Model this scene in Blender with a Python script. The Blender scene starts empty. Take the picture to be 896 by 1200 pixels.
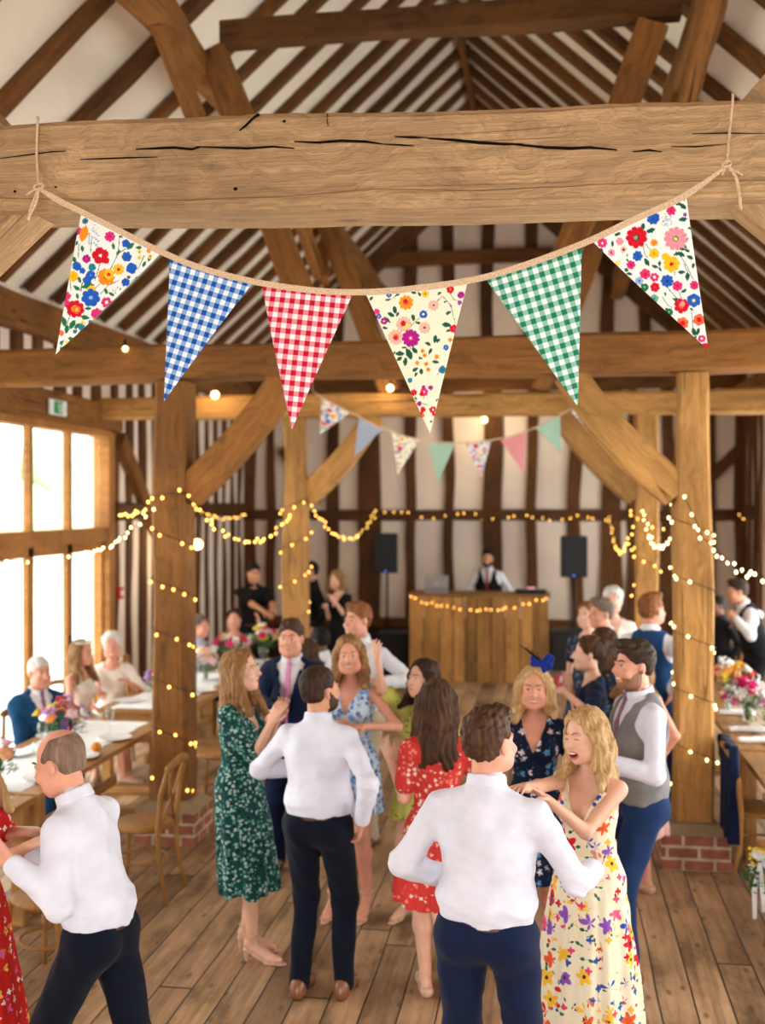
import bpy, bmesh, math, random
import numpy as np
from mathutils import Vector, Matrix, noise
PI = math.pi
sc = bpy.context.scene
COL = sc.collection
# ------------------------------------------------------------------ camera constants and point finders
CH = 2.55; FPX = 1307.0; YAW = math.radians(8.5); PITCH = math.radians(0.44)
SN, CS = math.sin(YAW), math.cos(YAW)
def at(px, py, d):
    """world point seen at photo pixel (px,py) at view depth d"""
    u = (px - 448) / FPX * d; z = CH + (590 - py) / FPX * d
    return Vector((u * CS - d * SN, u * SN + d * CS, z))
def atz(px, py, z):
    return at(px, py, (CH - z) * FPX / (py - 590))
def atY(px, py, Y):
    t = (px - 448) / FPX
    return at(px, py, Y / (CS + t * SN))
def atX(px, py, X):
    t = (px - 448) / FPX
    return at(px, py, X / (t * CS - SN))
def gnd(px, d):
    p = at(px, 590, d); return (p.x, p.y)
# ------------------------------------------------------------------ object helpers
def link(name, me, parent=None, mat=None, loc=None, rot=None, matrix=None, smooth=False):
    o = bpy.data.objects.new(name, me); COL.objects.link(o)
    if parent is not None: o.parent = parent
    if matrix is not None: o.matrix_local = matrix
    if loc is not None: o.location = loc
    if rot is not None: o.rotation_euler = rot
    if mat is not None:
        for m in (mat if isinstance(mat, (list, tuple)) else [mat]): me.materials.append(m)
    if smooth: me.polygons.foreach_set('use_smooth', [True] * len(me.polygons))
    return o
def tag(o, label=None, cat=None, group=None, kind=None):
    if label: o['label'] = label
    if cat: o['category'] = cat
    if group: o['group'] = group
    if kind: o['kind'] = kind
    return o
def thing(name, label=None, cat=None, loc=(0, 0, 0), rz=0, group=None, kind=None):
    o = bpy.data.objects.new(name, None); COL.objects.link(o)
    o.empty_display_size = .1
    o.location = loc; o.rotation_euler = (0, 0, rz)
    return tag(o, label, cat, group, kind)
def kids(o): return [c for c in bpy.data.objects if c.parent == o]
_KC = {}
def dup(root, loc=None, rz=None, label=None, group=None, scale=None, parent=None):
    def rec(o, par):
        c = o.copy(); COL.objects.link(c); c.parent = par
        ch = _KC.get(o.name)
        if ch is None: ch = _KC[o.name] = kids(o)
        for k in ch: rec(k, c)
        return c
    r = rec(root, parent)
    if loc is not None: r.location = loc
    if rz is not None: r.rotation_euler = (0, 0, rz)
    if scale is not None: r.scale = (scale,) * 3 if isinstance(scale, (int, float)) else scale
    if label: r['label'] = label
    if group: r['group'] = group
    return r
class MB:
    """collects shapes into one mesh"""
    def __init__(s): s.bm = bmesh.new()
    def box(s, lo, hi, bev=0, M=None):
        r = bmesh.ops.create_cube(s.bm, size=1)
        lo, hi = Vector(lo), Vector(hi); c = (lo + hi) / 2; d = hi - lo
        for v in r['verts']:
            v.co = Vector((v.co.x * d.x, v.co.y * d.y, v.co.z * d.z)) + c
        vs = r['verts']
        if bev:
            es = list({e for v in vs for e in v.link_edges})
            b = bmesh.ops.bevel(s.bm, geom=es, offset=bev, segments=2, affect='EDGES', profile=.5)
            vs = list({v for f in b['faces'] for v in f.verts} | {v for v in vs if v.is_valid})
        if M is not None:
            for v in vs: v.co = M @ v.co
        return s
    def tube(s, pts, r, n=8, cap=True, closed=False, flat=1.0):
        pts = [Vector(p) for p in pts]; rs = r if isinstance(r, (list, tuple)) else [r] * len(pts)
        rings = []; up = None; N = len(pts)
        for i, p in enumerate(pts):
            a = pts[i - 1] if (i > 0 or closed) else pts[0]
            b = pts[(i + 1) % N] if (i < N - 1 or closed) else pts[-1]
            t = (b - a).normalized()
            if up is None:
                up = Vector((0, 0, 1)) if abs(t.z) < .9 else Vector((1, 0, 0))
            x = t.cross(up).normalized(); up = x.cross(t).normalized()
            rings.append([s.bm.verts.new(p + (x * math.cos(2 * PI * k / n) + up * math.sin(2 * PI * k / n) * flat) * rs[i]) for k in range(n)])
        L = N if closed else N - 1
        for i in range(L):
            A, B = rings[i], rings[(i + 1) % N]
            for k in range(n):
                s.bm.faces.new((A[k], A[(k + 1) % n], B[(k + 1) % n], B[k])).smooth = True
        if cap and not closed:
            s.bm.faces.new(rings[0][::-1]); s.bm.faces.new(rings[-1])
        return s
    def lathe(s, prof, n=20, c=(0, 0, 0), cap=False):
        rings = []
        for (r, z) in prof:
            rings.append([s.bm.verts.new((c[0] + r * math.cos(2 * PI * k / n), c[1] + r * math.sin(2 * PI * k / n), c[2] + z)) for k in range(n)])
        for A, B in zip(rings, rings[1:]):
            for k in range(n): s.bm.faces.new((A[k], A[(k + 1) % n], B[(k + 1) % n], B[k])).smooth = True
        if cap: s.bm.faces.new(rings[0][::-1]); s.bm.faces.new(rings[-1])
        return s
    def ball(s, c, r, sub=1, M=None):
        q = bmesh.ops.create_icosphere(s.bm, subdivisions=sub, radius=1)
        r = r if isinstance(r, (list, tuple)) else (r, r, r)
        for v in q['verts']:
            w = Vector((v.co.x * r[0], v.co.y * r[1], v.co.z * r[2]))
            if M is not None: w = M @ w
            v.co = w + Vector(c)
            for f in v.link_faces: f.smooth = True
        return s
    def poly(s, pts, flip=False):
        vs = [s.bm.verts.new(p) for p in pts]
        s.bm.faces.new(vs[::-1] if flip else vs); return s
    def prism(s, pts, dv):
        """closed outline extruded by vector dv"""
        dv = Vector(dv); A = [s.bm.verts.new(p) for p in pts]; B = [s.bm.verts.new(Vector(p) + dv) for p in pts]
        n = len(A); s.bm.faces.new(A[::-1]); s.bm.faces.new(B)
        for i in range(n): s.bm.faces.new((A[i], A[(i + 1) % n], B[(i + 1) % n], B[i]))
        return s
    def mesh(s, name='m'):
        bmesh.ops.recalc_face_normals(s.bm, faces=s.bm.faces[:])
        me = bpy.data.meshes.new(name); s.bm.to_mesh(me); s.bm.free(); return me
    def build(s, name, mat=None, parent=None, **k):
        return link(name, s.mesh(name), parent, mat, **k)
def frame_matrix(p0, p1, up=(0, 0, 1)):
    """local x along p0->p1"""
    p0, p1 = Vector(p0), Vector(p1); x = (p1 - p0).normalized(); up = Vector(up)
    if abs(x.dot(up)) > .95: up = Vector((0, 1, 0))
    y = up.cross(x).normalized(); z = x.cross(y)
    M = Matrix((x, y, z)).transposed().to_4x4(); M.translation = p0
    return M
def timber(name, p0, p1, w, h, mat, parent=None, wob=.012, seed=0, up=(0, 0, 1), seg=.22, bow=0, bowy=0, taper=0, chamf=.10):
    """rough hewn timber from p0 to p1 (axis points), w across, h in the up direction; local x runs with the grain"""
    p0, p1 = Vector(p0), Vector(p1); L = (p1 - p0).length; n = max(2, int(L / seg))
    M = frame_matrix(p0, p1, up); bm = bmesh.new(); rings = []
    c = min(w, h) * chamf
    prof = [(-w/2+c, -h/2), (0, -h/2), (w/2-c, -h/2), (w/2, -h/2+c), (w/2, 0), (w/2, h/2-c), (w/2-c, h/2), (0, h/2), (-w/2+c, h/2), (-w/2, h/2-c), (-w/2, 0), (-w/2, -h/2+c)]
    for i in range(n + 1):
        t = i / n; x = L * t; ring = []
        bz = bow * math.sin(PI * t); by = bowy * math.sin(PI * t); sc_ = 1 + taper * (t - .5)
        for j, (a, b) in enumerate(prof):
            q = Vector((x * .9 + seed * 7.31, a * 3, b * 3 + seed))
            na = noise.noise(q) * wob; nb = noise.noise(q + Vector((31, 5, 9))) * wob
            ring.append(bm.verts.new((x, a * sc_ + by + na, b * sc_ + bz + nb)))
        rings.append(ring)
    k = len(prof)
    for A, B in zip(rings, rings[1:]):
        for j in range(k): bm.faces.new((A[j], A[(j + 1) % k], B[(j + 1) % k], B[j]))
    bm.faces.new(rings[0][::-1]); bm.faces.new(rings[-1])
    bmesh.ops.recalc_face_normals(bm, faces=bm.faces[:])
    me = bpy.data.meshes.new(name); bm.to_mesh(me); bm.free()
    return link(name, me, parent, mat, matrix=M)
# ------------------------------------------------------------------ materials
class NT:
    def __init__(s, name, rough=.6, spec=.3):
        s.mat = bpy.data.materials.new(name); s.mat.use_nodes = True
        s.t = s.mat.node_tree; s.n = s.t.nodes; s.n.clear()
        s.out = s.n.new('ShaderNodeOutputMaterial'); s.b = s.n.new('ShaderNodeBsdfPrincipled')
        s.t.links.new(s.b.outputs[0], s.out.inputs[0])
        s.b.inputs['Roughness'].default_value = rough; s.b.inputs['Specular IOR Level'].default_value = spec
        s.tc = s.n.new('ShaderNodeTexCoord')
    def set(s, sock, v):
        if hasattr(v, 'is_linked') or isinstance(v, bpy.types.NodeSocket): s.t.links.new(v, sock)
        else:
            if isinstance(v, (tuple, list)) and len(v) == 3 and sock.type == 'RGBA': v = (*v, 1)
            sock.default_value = v
    def map(s, scale=(1, 1, 1), loc=(0, 0, 0), src='Object', rot=(0, 0, 0)):
        m = s.n.new('ShaderNodeMapping'); m.inputs['Scale'].default_value = scale; m.inputs['Location'].default_value = loc
        m.inputs['Rotation'].default_value = rot
        s.t.links.new(s.tc.outputs[src] if isinstance(src, str) else src, m.inputs[0]); return m.outputs[0]
    def noise(s, v, sc_=1, det=3, ro=.5, dis=0):
        n = s.n.new('ShaderNodeTexNoise'); s.set(n.inputs['Vector'], v); n.inputs['Scale'].default_value = sc_
        n.inputs['Detail'].default_value = det; n.inputs['Roughness'].default_value = ro; n.inputs['Distortion'].default_value = dis
        return n.outputs[0]
    def vor(s, v, sc_=1, dim='3D', rnd=1, feat='F1'):
        n = s.n.new('ShaderNodeTexVoronoi'); n.voronoi_dimensions = dim; n.feature = feat; s.set(n.inputs['Vector'], v)
        n.inputs['Scale'].default_value = sc_; n.inputs['Randomness'].default_value = rnd; return n
    def m(s, op, a, b=0, c=None, clamp=False):
        n = s.n.new('ShaderNodeMath'); n.operation = op; n.use_clamp = clamp; s.set(n.inputs[0], a)
        s.set(n.inputs[1], b)
        if c is not None: s.set(n.inputs[2], c)
        return n.outputs[0]
    def vm(s, op, a, b=(0, 0, 0)):
        n = s.n.new('ShaderNodeVectorMath'); n.operation = op; s.set(n.inputs[0], a); s.set(n.inputs[1], b); return n.outputs[0]
    def sep(s, v):
        n = s.n.new('ShaderNodeSeparateXYZ'); s.set(n.inputs[0], v); return n.outputs
    def comb(s, x, y, z):
        n = s.n.new('ShaderNodeCombineXYZ'); s.set(n.inputs[0], x); s.set(n.inputs[1], y); s.set(n.inputs[2], z); return n.outputs[0]
    def ramp(s, f, stops, const=False):
        n = s.n.new('ShaderNodeValToRGB'); s.set(n.inputs[0], f); e = n.color_ramp.elements
        if const: n.color_ramp.interpolation = 'CONSTANT'
        while len(e) > 1: e.remove(e[-1])
        e[0].position = stops[0][0]; e[0].color = (*stops[0][1], 1)
        for p, c in stops[1:]:
            x = e.new(p); x.color = (*c, 1)
        return n.outputs[0]
    def mix(s, f, a, b, mode='MIX'):
        n = s.n.new('ShaderNodeMix'); n.data_type = 'RGBA'; n.blend_type = mode
        s.set(n.inputs[0], f); s.set(n.inputs[6], a); s.set(n.inputs[7], b); return n.outputs[2]
    def step(s, v, lo, hi):
        n = s.n.new('ShaderNodeMapRange'); s.set(n.inputs[0], v); n.inputs[1].default_value = lo; n.inputs[2].default_value = hi
        return n.outputs[0]
    def bump(s, h, st=.3, dist=.01):
        n = s.n.new('ShaderNodeBump'); n.inputs['Strength'].default_value = st; n.inputs['Distance'].default_value = dist
        s.set(n.inputs['Height'], h); s.t.links.new(n.outputs[0], s.b.inputs['Normal'])
    def col(s, c): s.set(s.b.inputs['Base Color'], c); return s.mat
    def rand(s):
        n = s.n.new('ShaderNodeObjectInfo'); return n.outputs['Random']
def lin(r, g, b):
    f = lambda c: (c / 255 / 12.92) if c / 255 <= .04045 else ((c / 255 + .055) / 1.055) ** 2.4
    return (f(r), f(g), f(b))
def sc3(c, k): return tuple(min(1, x * k) for x in c)
def plain(name, c, rough=.6, spec=.3, metal=0, var=.12, vs=30, emit=None, es=0, sheen=0):
    N = NT(name, rough, spec)
    N.b.inputs['Metallic'].default_value = metal
    nz = N.noise(N.map(), vs, 3)
    N.col(N.ramp(nz, [(.3, sc3(c, 1 - var)), (.7, sc3(c, 1 + var))]))
    if emit: N.b.inputs['Emission Color'].default_value = (*emit, 1); N.b.inputs['Emission Strength'].default_value = es
    if sheen: N.b.inputs['Sheen Weight'].default_value = sheen
    return N.mat
def wood(name, base, dark=.45, grain=16, lens=.9, cracks=.6, rough=.75, var=.25, bump=.5, knots=True, axis='x', spec=.25, streak=0):
    N = NT(name, rough, spec)
    r = N.rand()
    off = N.m('MULTIPLY', r, 37.0)
    src = N.vm('ADD', N.tc.outputs['Object'], N.comb(off, off, off))
    S = {'x': (lens, grain, grain), 'y': (grain, lens, grain), 'z': (grain, grain, lens)}[axis]
    warp = N.noise(N.map((1, 1, 1), src=src), 2.2, 3)
    w3 = N.vm('MULTIPLY', N.comb(warp, warp, warp), (.35, .35, .35))
    v = N.map(S, src=N.vm('ADD', src, w3))
    g1 = N.noise(v, 1, 5, .6)
    g2 = N.noise(N.map(tuple(x * 4 for x in S), src=src), 1, 3, .7)
    big = N.noise(N.map((1, 1, 1), src=src), 1.3, 2)
    c0 = N.ramp(g1, [(.28, sc3(base, dark)), (.45, sc3(base, .85)), (.6, base), (.8, sc3(base, 1.25))])
    c1 = N.mix(N.step(g2, .35, .75), N.mix(1.0, c0, (.72, .68, .62), 'MULTIPLY'), c0)
    c2 = N.mix(1.0, c1, N.ramp(big, [(.3, (.72, .70, .68)), (.65, (1.12, 1.1, 1.05))]), 'MULTIPLY')
    c3 = N.mix(1.0, c2, N.ramp(r, [(0, (1 - var,) * 3), (1, (1 + var * .6,) * 3)]), 'MULTIPLY')
    h = N.m('ADD', N.m('MULTIPLY', g1, .6), N.m('MULTIPLY', g2, .5))
    if streak:
        g3 = N.noise(N.map((2.2, 110, 110), src=N.vm('ADD', src, w3)), 1, 3, .6); g4 = N.noise(N.map((.9, 36, 36), src=N.vm('ADD', src, w3)), 1, 4, .7)
        c3 = N.mix(N.m('MULTIPLY', N.m('SUBTRACT', 1, N.step(g3, .36, .54)), streak * .6), c3, sc3(base, .38)); c3 = N.mix(N.m('MULTIPLY', N.m('SUBTRACT', 1, N.step(g4, .34, .48)), streak * .55), c3, sc3(base, .34))
        h = N.m('ADD', h, N.m('ADD', N.m('MULTIPLY', g3, .6), N.m('MULTIPLY', g4, .5)))
    if cracks:
        cs = {'x': (.28, 15, 15), 'y': (15, .28, 15), 'z': (15, 15, .28)}[axis]
        cr = N.noise(N.map(cs, src=src), 1, 1, .3)
        band = N.m('ABSOLUTE', N.m('SUBTRACT', cr, .5))
        gate = N.step(N.noise(N.map((1, 1, 1), loc=(5, 5, 5), src=src), 1.1, 1), .52, .60)
        ck = N.m('MULTIPLY', N.m('SUBTRACT', 1, N.step(band, .004, .02)), N.m('MULTIPLY', gate, cracks))
        c3 = N.mix(ck, c3, sc3(base, .08)); h = N.m('SUBTRACT', h, N.m('MULTIPLY', ck, 1.2))
    if knots:
        kd = N.vor(N.map({'x': (1.0, 2.2, 2.2), 'y': (2.2, 1, 2.2), 'z': (2.2, 2.2, 1)}[axis], src=src), 1.6).outputs['Distance']
        kk = N.m('SUBTRACT', 1, N.step(kd, .03, .11))
        c3 = N.mix(N.m('MULTIPLY', kk, .75), c3, sc3(base, .2))
    N.bump(h, bump, .012)
    return N.col(c3)
def metal(name, c, rough=.35): return plain(name, c, rough, .5, 1.0, .05)
def glass(name, tint=(.95, .97, .96), gloss=.10):
    N = NT(name); N.n.remove(N.b)
    tr = N.n.new('ShaderNodeBsdfTransparent'); tr.inputs[0].default_value = (*tint, 1)
    gl = N.n.new('ShaderNodeBsdfGlossy'); gl.inputs['Roughness'].default_value = .02
    lw = N.n.new('ShaderNodeLayerWeight'); lw.inputs[0].default_value = .35
    mx = N.n.new('ShaderNodeMixShader'); f = N.m('ADD', N.m('MULTIPLY', lw.outputs['Facing'], .35), gloss * .3, clamp=True)
    N.t.links.new(f, mx.inputs[0]); N.t.links.new(tr.outputs[0], mx.inputs[1]); N.t.links.new(gl.outputs[0], mx.inputs[2])
    N.t.links.new(mx.outputs[0], N.out.inputs[0]); return N.mat
def emitter(name, c, s):
    N = NT(name); N.b.inputs['Base Color'].default_value = (*c, 1)
    N.b.inputs['Emission Color'].default_value = (*c, 1); N.b.inputs['Emission Strength'].default_value = s
    N.mat.cycles.emission_sampling = 'NONE'; return N.mat
def fabric(name, c, weave=220, rough=.85, var=.08, bump=.25, folds=0, sheen=.15):
    N = NT(name, rough, .15); N.b.inputs['Sheen Weight'].default_value = sheen
    nz = N.noise(N.map(), 9, 3); w = N.noise(N.map((1, 1, 1)), weave, 2)
    N.col(N.ramp(nz, [(.3, sc3(c, 1 - var)), (.7, sc3(c, 1 + var))]))
    h = N.m('MULTIPLY', w, .12)
    if folds:
        f = N.noise(N.map((1, 1, 2.2)), 7, 3, .5, .6); h = N.m('ADD', h, N.m('MULTIPLY', f, folds))
    N.bump(h, bump, .02); return N.mat
def hairmat(name, c, c2=None, rough=.45):
    N = NT(name, .6, .2); c2 = c2 or sc3(c, 1.8)
    g = N.noise(N.map((60, 60, 5)), 1, 3, .6, .3); b = N.noise(N.map((14, 14, 3)), 1, 2)
    N.col(N.ramp(N.m('ADD', N.m('MULTIPLY', g, .6), N.m('MULTIPLY', b, .4)), [(.28, sc3(c, .55)), (.5, c), (.78, c2)]))
    N.bump(g, .7, .01); return N.mat
def floral(name, base, layers, src='Object', rough=.8, folds=.5, bg2=None):
    """layers: (scale, radius, petals, palette[(pos,col)...], density, centre colour)"""
    N = NT(name, rough, .2); c = base
    if bg2: c = N.ramp(N.noise(N.map(src=src), 6, 2), [(.4, base), (.6, bg2)])
    for i, (s_, rad, pet, pal, den, ctr) in enumerate(layers):
        v = N.map((1, 1, 1), loc=(i * 3.3, i * 5.7, i * 1.9), src=src)
        vo = N.vor(v, s_, rnd=.85)
        d = N.vm('SUBTRACT', N.vm('MULTIPLY', v, (s_, s_, s_)), N.vm('MULTIPLY', vo.outputs['Position'], (s_, s_, s_)))
        q = N.sep(d); th = N.m('ARCTAN2', q[2], N.m('ADD', q[0], N.m('MULTIPLY', q[1], .8)))
        if pet > 0: rr = N.m('ADD', N.m('MULTIPLY', N.m('COSINE', N.m('MULTIPLY', th, pet)), rad * .28), rad)
        else:
            rr = rad
        di = vo.outputs['Distance']
        if pet < 0:   # leaf: pointed lens shape
            di = N.m('ADD', di, N.m('MULTIPLY', N.m('ABSOLUTE', N.m('SINE', N.m('ADD', th, N.m('MULTIPLY', N.sep(vo.outputs['Color'])[2], 6.3)))), rad * .8))
        mask = N.m('SUBTRACT', 1, N.step(N.m('SUBTRACT', di, rr), -.02, .02))
        cs = N.sep(vo.outputs['Color'])
        if den < 1: mask = N.m('MULTIPLY', mask, N.m('LESS_THAN', cs[0], den))
        pc = N.ramp(cs[1], pal, True)
        c = N.mix(mask, c, pc)
        if ctr:
            cm = N.m('MULTIPLY', N.m('LESS_THAN', vo.outputs['Distance'], rad * .3), mask)
            c = N.mix(cm, c, ctr)
    if folds:
        N.bump(N.noise(N.map((1, 1, .35)), 14, 2, .5, .4), folds, .02)
    return N.col(c)
# the wood of the barn
M = {}
M['beam'] = wood('rough_oak_beam', lin(220, 182, 138), dark=.62, grain=24, lens=.6, cracks=.3, streak=.7, bump=.8, var=.06)
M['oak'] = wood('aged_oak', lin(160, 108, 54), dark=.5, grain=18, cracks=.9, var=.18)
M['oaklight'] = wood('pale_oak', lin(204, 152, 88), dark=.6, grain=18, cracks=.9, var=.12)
M['rafter'] = wood('dark_rafter_oak', lin(122, 80, 38), dark=.45, grain=16, cracks=.5, var=.3)
M['stud'] = wood('wall_stud_oak', lin(112, 72, 36), dark=.5, grain=16, cracks=.5, var=.3)
M['frame'] = wood('window_oak', lin(190, 132, 72), dark=.7, grain=20, cracks=0, var=.06, bump=.2, knots=False)
M['table'] = wood('table_pine', lin(200, 148, 88), dark=.6, grain=14, cracks=.3, var=.1, rough=.5)
M['chair'] = wood('chair_beech', lin(190, 138, 78), dark=.7, grain=24, cracks=0, var=.12, rough=.45, bump=.15, knots=False, axis='z')
M['counter'] = wood('counter_plank', lin(214, 158, 90), dark=.55, grain=9, cracks=.6, var=.45, rough=.6, axis='x')
def plaster(name, c):
    N = NT(name, .9, .1); a = N.noise(N.map(), 1.2, 4); b = N.noise(N.map(), 30, 3)
    N.col(N.ramp(a, [(.3, sc3(c, .88)), (.7, sc3(c, 1.06))])); N.bump(b, .15, .01); return N.mat
M['plaster'] = plaster('cream_plaster', lin(242, 222, 202))
M['ceiling'] = plaster('cream_ceiling_board', lin(244, 232, 212))
M['dado'] = plain('dark_dado_board', lin(60, 40, 26), .8)
def floor_mat():
    N = NT('old_plank_floor', .5, .35)
    P = N.tc.outputs['Object']; q = N.sep(P)
    W = .185
    wv = N.m('MULTIPLY', N.m('SUBTRACT', N.noise(N.map((1, .35, 1)), 1.6, 2), .5), .05)
    xw = N.m('DIVIDE', N.m('ADD', q[0], wv), W)
    idx = N.m('FLOOR', xw); fr = N.m('FRACT', xw)
    wn = N.n.new('ShaderNodeTexWhiteNoise'); wn.noise_dimensions = '1D'; N.set(wn.inputs['W'], idx)
    rnd = wn.outputs['Value']
    yo = N.m('ADD', q[1], N.m('MULTIPLY', rnd, 7))
    yy = N.m('DIVIDE', yo, 5.1); fy = N.m('FRACT', yy); iy = N.m('FLOOR', yy)
    wn2 = N.n.new('ShaderNodeTexWhiteNoise'); wn2.noise_dimensions = '2D'; N.set(wn2.inputs['Vector'], N.comb(idx, iy, 0))
    r2 = wn2.outputs['Value']
    gap = N.m('MAXIMUM', N.m('SUBTRACT', 1, N.step(N.m('MINIMUM', fr, N.m('SUBTRACT', 1, fr)), .014, .034)),
              N.m('SUBTRACT', 1, N.step(N.m('MINIMUM', fy, N.m('SUBTRACT', 1, fy)), .0008, .002)))
    src = N.comb(N.m('ADD', q[0], N.m('MULTIPLY', rnd, 9)), N.m('ADD', q[1], N.m('MULTIPLY', r2, 11)), 0)
    g1 = N.noise(N.map((26, 1.3, 1), src=src), 1, 5, .65, .4)
    g2 = N.noise(N.map((70, 4, 1), src=src), 1, 3, .6)
    blot = N.noise(N.map((3, 1.2, 1), src=src), 1.2, 5, .65)
    sc_ = N.noise(N.map((1, 1, 1)), .7, 3)
    b = lin(194, 158, 120)
    c = N.ramp(g1, [(.25, sc3(b, .42)), (.45, sc3(b, .78)), (.6, b), (.8, sc3(b, 1.2))])
    c = N.mix(1, c, N.ramp(blot, [(.34, (.42, .38, .34)), (.5, (.90, .88, .86)), (.7, (1.16, 1.15, 1.14))]), 'MULTIPLY')
    c = N.mix(1, c, N.ramp(r2, [(0, (.66, .63, .60)), (.5, (1, .97, .94)), (1, (1.2, 1.2, 1.2))]), 'MULTIPLY')
    c = N.mix(1, c, N.ramp(sc_, [(.35, (.86, .84, .82)), (.65, (1.08, 1.06, 1.04))]), 'MULTIPLY')
    kn = N.vor(N.map((5, 2, 1), src=src), 1.0, dim='2D').outputs['Distance']
    c = N.mix(N.m('MULTIPLY', N.m('SUBTRACT', 1, N.step(kn, .03, .09)), .7), c, sc3(b, .18))
    c = N.mix(gap, c, sc3(b, .08))
    N.set(N.b.inputs['Roughness'], N.step(g1, -.6, 1.3))
    N.bump(N.m('SUBTRACT', N.m('ADD', N.m('MULTIPLY', g1, .3), N.m('MULTIPLY', g2, .15)), N.m('MULTIPLY', gap, 1)), .5, .012)
    return N.col(c)
M['floor'] = floor_mat()
def brick_mat():
    N = NT('old_red_brick', .9, .15)
    q = N.sep(N.tc.outputs['Object'])
    sideways = N.m('ADD', q[0], q[1])
    bt = N.n.new('ShaderNodeTexBrick'); N.set(bt.inputs['Vector'], N.comb(sideways, q[2], 0))
    bt.inputs['Scale'].default_value = 1; bt.inputs['Brick Width'].default_value = .215; bt.inputs['Row Height'].default_value = .085
    bt.inputs['Mortar Size'].default_value = .012; bt.inputs['Mortar Smooth'].default_value = .3
    bt.inputs['Color1'].default_value = (*lin(164, 100, 80), 1); bt.inputs['Color2'].default_value = (*lin(140, 88, 70), 1)
    bt.inputs['Mortar'].default_value = (*lin(196, 176, 150), 1)
    nz = N.noise(N.map(), 14, 4)
    c = N.mix(1, bt.outputs[0], N.ramp(nz, [(.3, (.7, .68, .66)), (.7, (1.2, 1.2, 1.15))]), 'MULTIPLY')
    N.bump(N.m('SUBTRACT', N.m('MULTIPLY', nz, .4), bt.outputs[1]), .6, .012)
    return N.col(c)
M['brick'] = brick_mat(); M['mortar'] = plaster('lime_mortar', lin(160, 138, 108))
M['glass'] = glass('clear_glass'); M['pane'] = glass('window_glass', (.98, .99, .98), .03)
M['black'] = plain('black_plastic', (.012, .012, .014), .5, .3)
M['bulb'] = emitter('warm_bulb', (1.0, .52, .10), 9)
M['bulbw'] = emitter('pale_warm_bulb', (1.0, .74, .34), 9)
M['cable'] = plain('dark_green_cable', lin(52, 44, 28), .6)
M['twine'] = plain('jute_twine', lin(214, 184, 150), .9, var=.3, vs=200)
# ------------------------------------------------------------------ the barn
RX, RZ, SL = -1.05, 8.1, .9           # ridge line and slope
XL, XR, YE = -5.0, 3.0, 18.0          # side walls and end wall
YT = [4.0, 8.17, 11.9]                # the three trusses
PL, PR = -2.785, 1.007                # post lines
ZT = 3.46
YN = -3.0                             # open near end
rnd = random.Random(4)
def zr(x): return RZ - SL * abs(x - RX)
# floor
o = MB().box((XL - .3, YN - 2, -.12), (XR + .3, YE + .3, 0)).build('floor', M['floor']); tag(o, kind='structure')
# ceiling: boarded slopes with rafters
ceil = thing('ceiling', kind='structure')
for sgn, xe in ((-1, XL - .3), (1, XR + .3)):
    m = MB(); a = .12
    m.prism([(RX, YN, RZ + a), (xe, YN, zr(xe) + a), (xe, YN, zr(xe) + a + .1), (RX, YN, RZ + a + .1)], (0, YE + .3 - YN, 0))
    m.build('ceiling_board', M['ceiling'], ceil)
y = 1.3; k = 0
while y < YE - .1:
    for sgn, xe in ((-1, XL + .02), (1, XR - .02)):
        k += 1
        wj = .012 * (rnd.random() - .5)
        timber('rafter', (RX + sgn * .02, y + wj, RZ + .05), (xe, y + wj * 3, zr(xe) + .05), (.155 if y < 9.5 else .115) + .02 * rnd.random(), .095, M['rafter'], ceil, wob=.03, seed=k, seg=.5,
               bow=.03 * (rnd.random() - .5), bowy=.09 * (rnd.random() - .5))
    y += .92 if y < 9.3 else .60
timber('ridge_board', (RX, YN, RZ - .02), (RX, YE, RZ - .02), .07, .2, M['rafter'], ceil, seed=3)
# walls --------------------------------------------------------------------
def wallbox(name, boxes, mat, parts=()):
    m = MB()
    for lo, hi in boxes: m.box(lo, hi)
    return m
WY0, WY1, WZ = 2.6, 12.12, 3.36       # glazed screen in the left wall
wl = thing('wall_left', kind='structure')
MB().box((XL - .2, WY1, 0), (XL, YE, 4.6)).box((XL - .2, YN, WZ), (XL, WY1, 4.6)).box((XL - .2, YN, 0), (XL, WY0, WZ)).build('plaster', M['plaster'], wl)
y = WY1 + .22
while y < YE - .1:
    timber('stud', (XL - .01, y, 0), (XL - .01, y, 4.35), .12 + .04 * rnd.random(), .09, M['stud'], wl, wob=.05, seed=y, up=(1, 0, 0)); y += .44
y = 9.0
while y < WY1:
    timber('stud', (XL + .01, y, WZ + .3), (XL + .01, y, 4.35), .16, .10, M['stud'], wl, wob=.03, seed=y, up=(1, 0, 0)); y += .46
timber('lintel', (XL + .02, YN, WZ + .17), (XL + .02, WY1 + .3, WZ + .17), .14, .3, M['oak'], wl, seed=2)
timber('wall_plate', (XL + .08, YN, 4.33), (XL + .08, YE, 4.33), .22, .34, M['oak'], wl, seed=5, wob=.03)
timber('mid_rail', (XL + .02, WY1 + .15, 2.45), (XL + .02, YE, 2.45), .12, .2, M['stud'], wl, seed=6)
timber('wall_brace', (XL + .06, WY1 + .25, 3.3), (XL + .06, WY1 + 1.5, 2.2), .12, .2, M['oak'], wl, seed=7)
timber('sill', (XL + .02, WY1 + .15, .12), (XL + .02, YE, .12), .14, .24, M['stud'], wl, seed=8)
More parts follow.
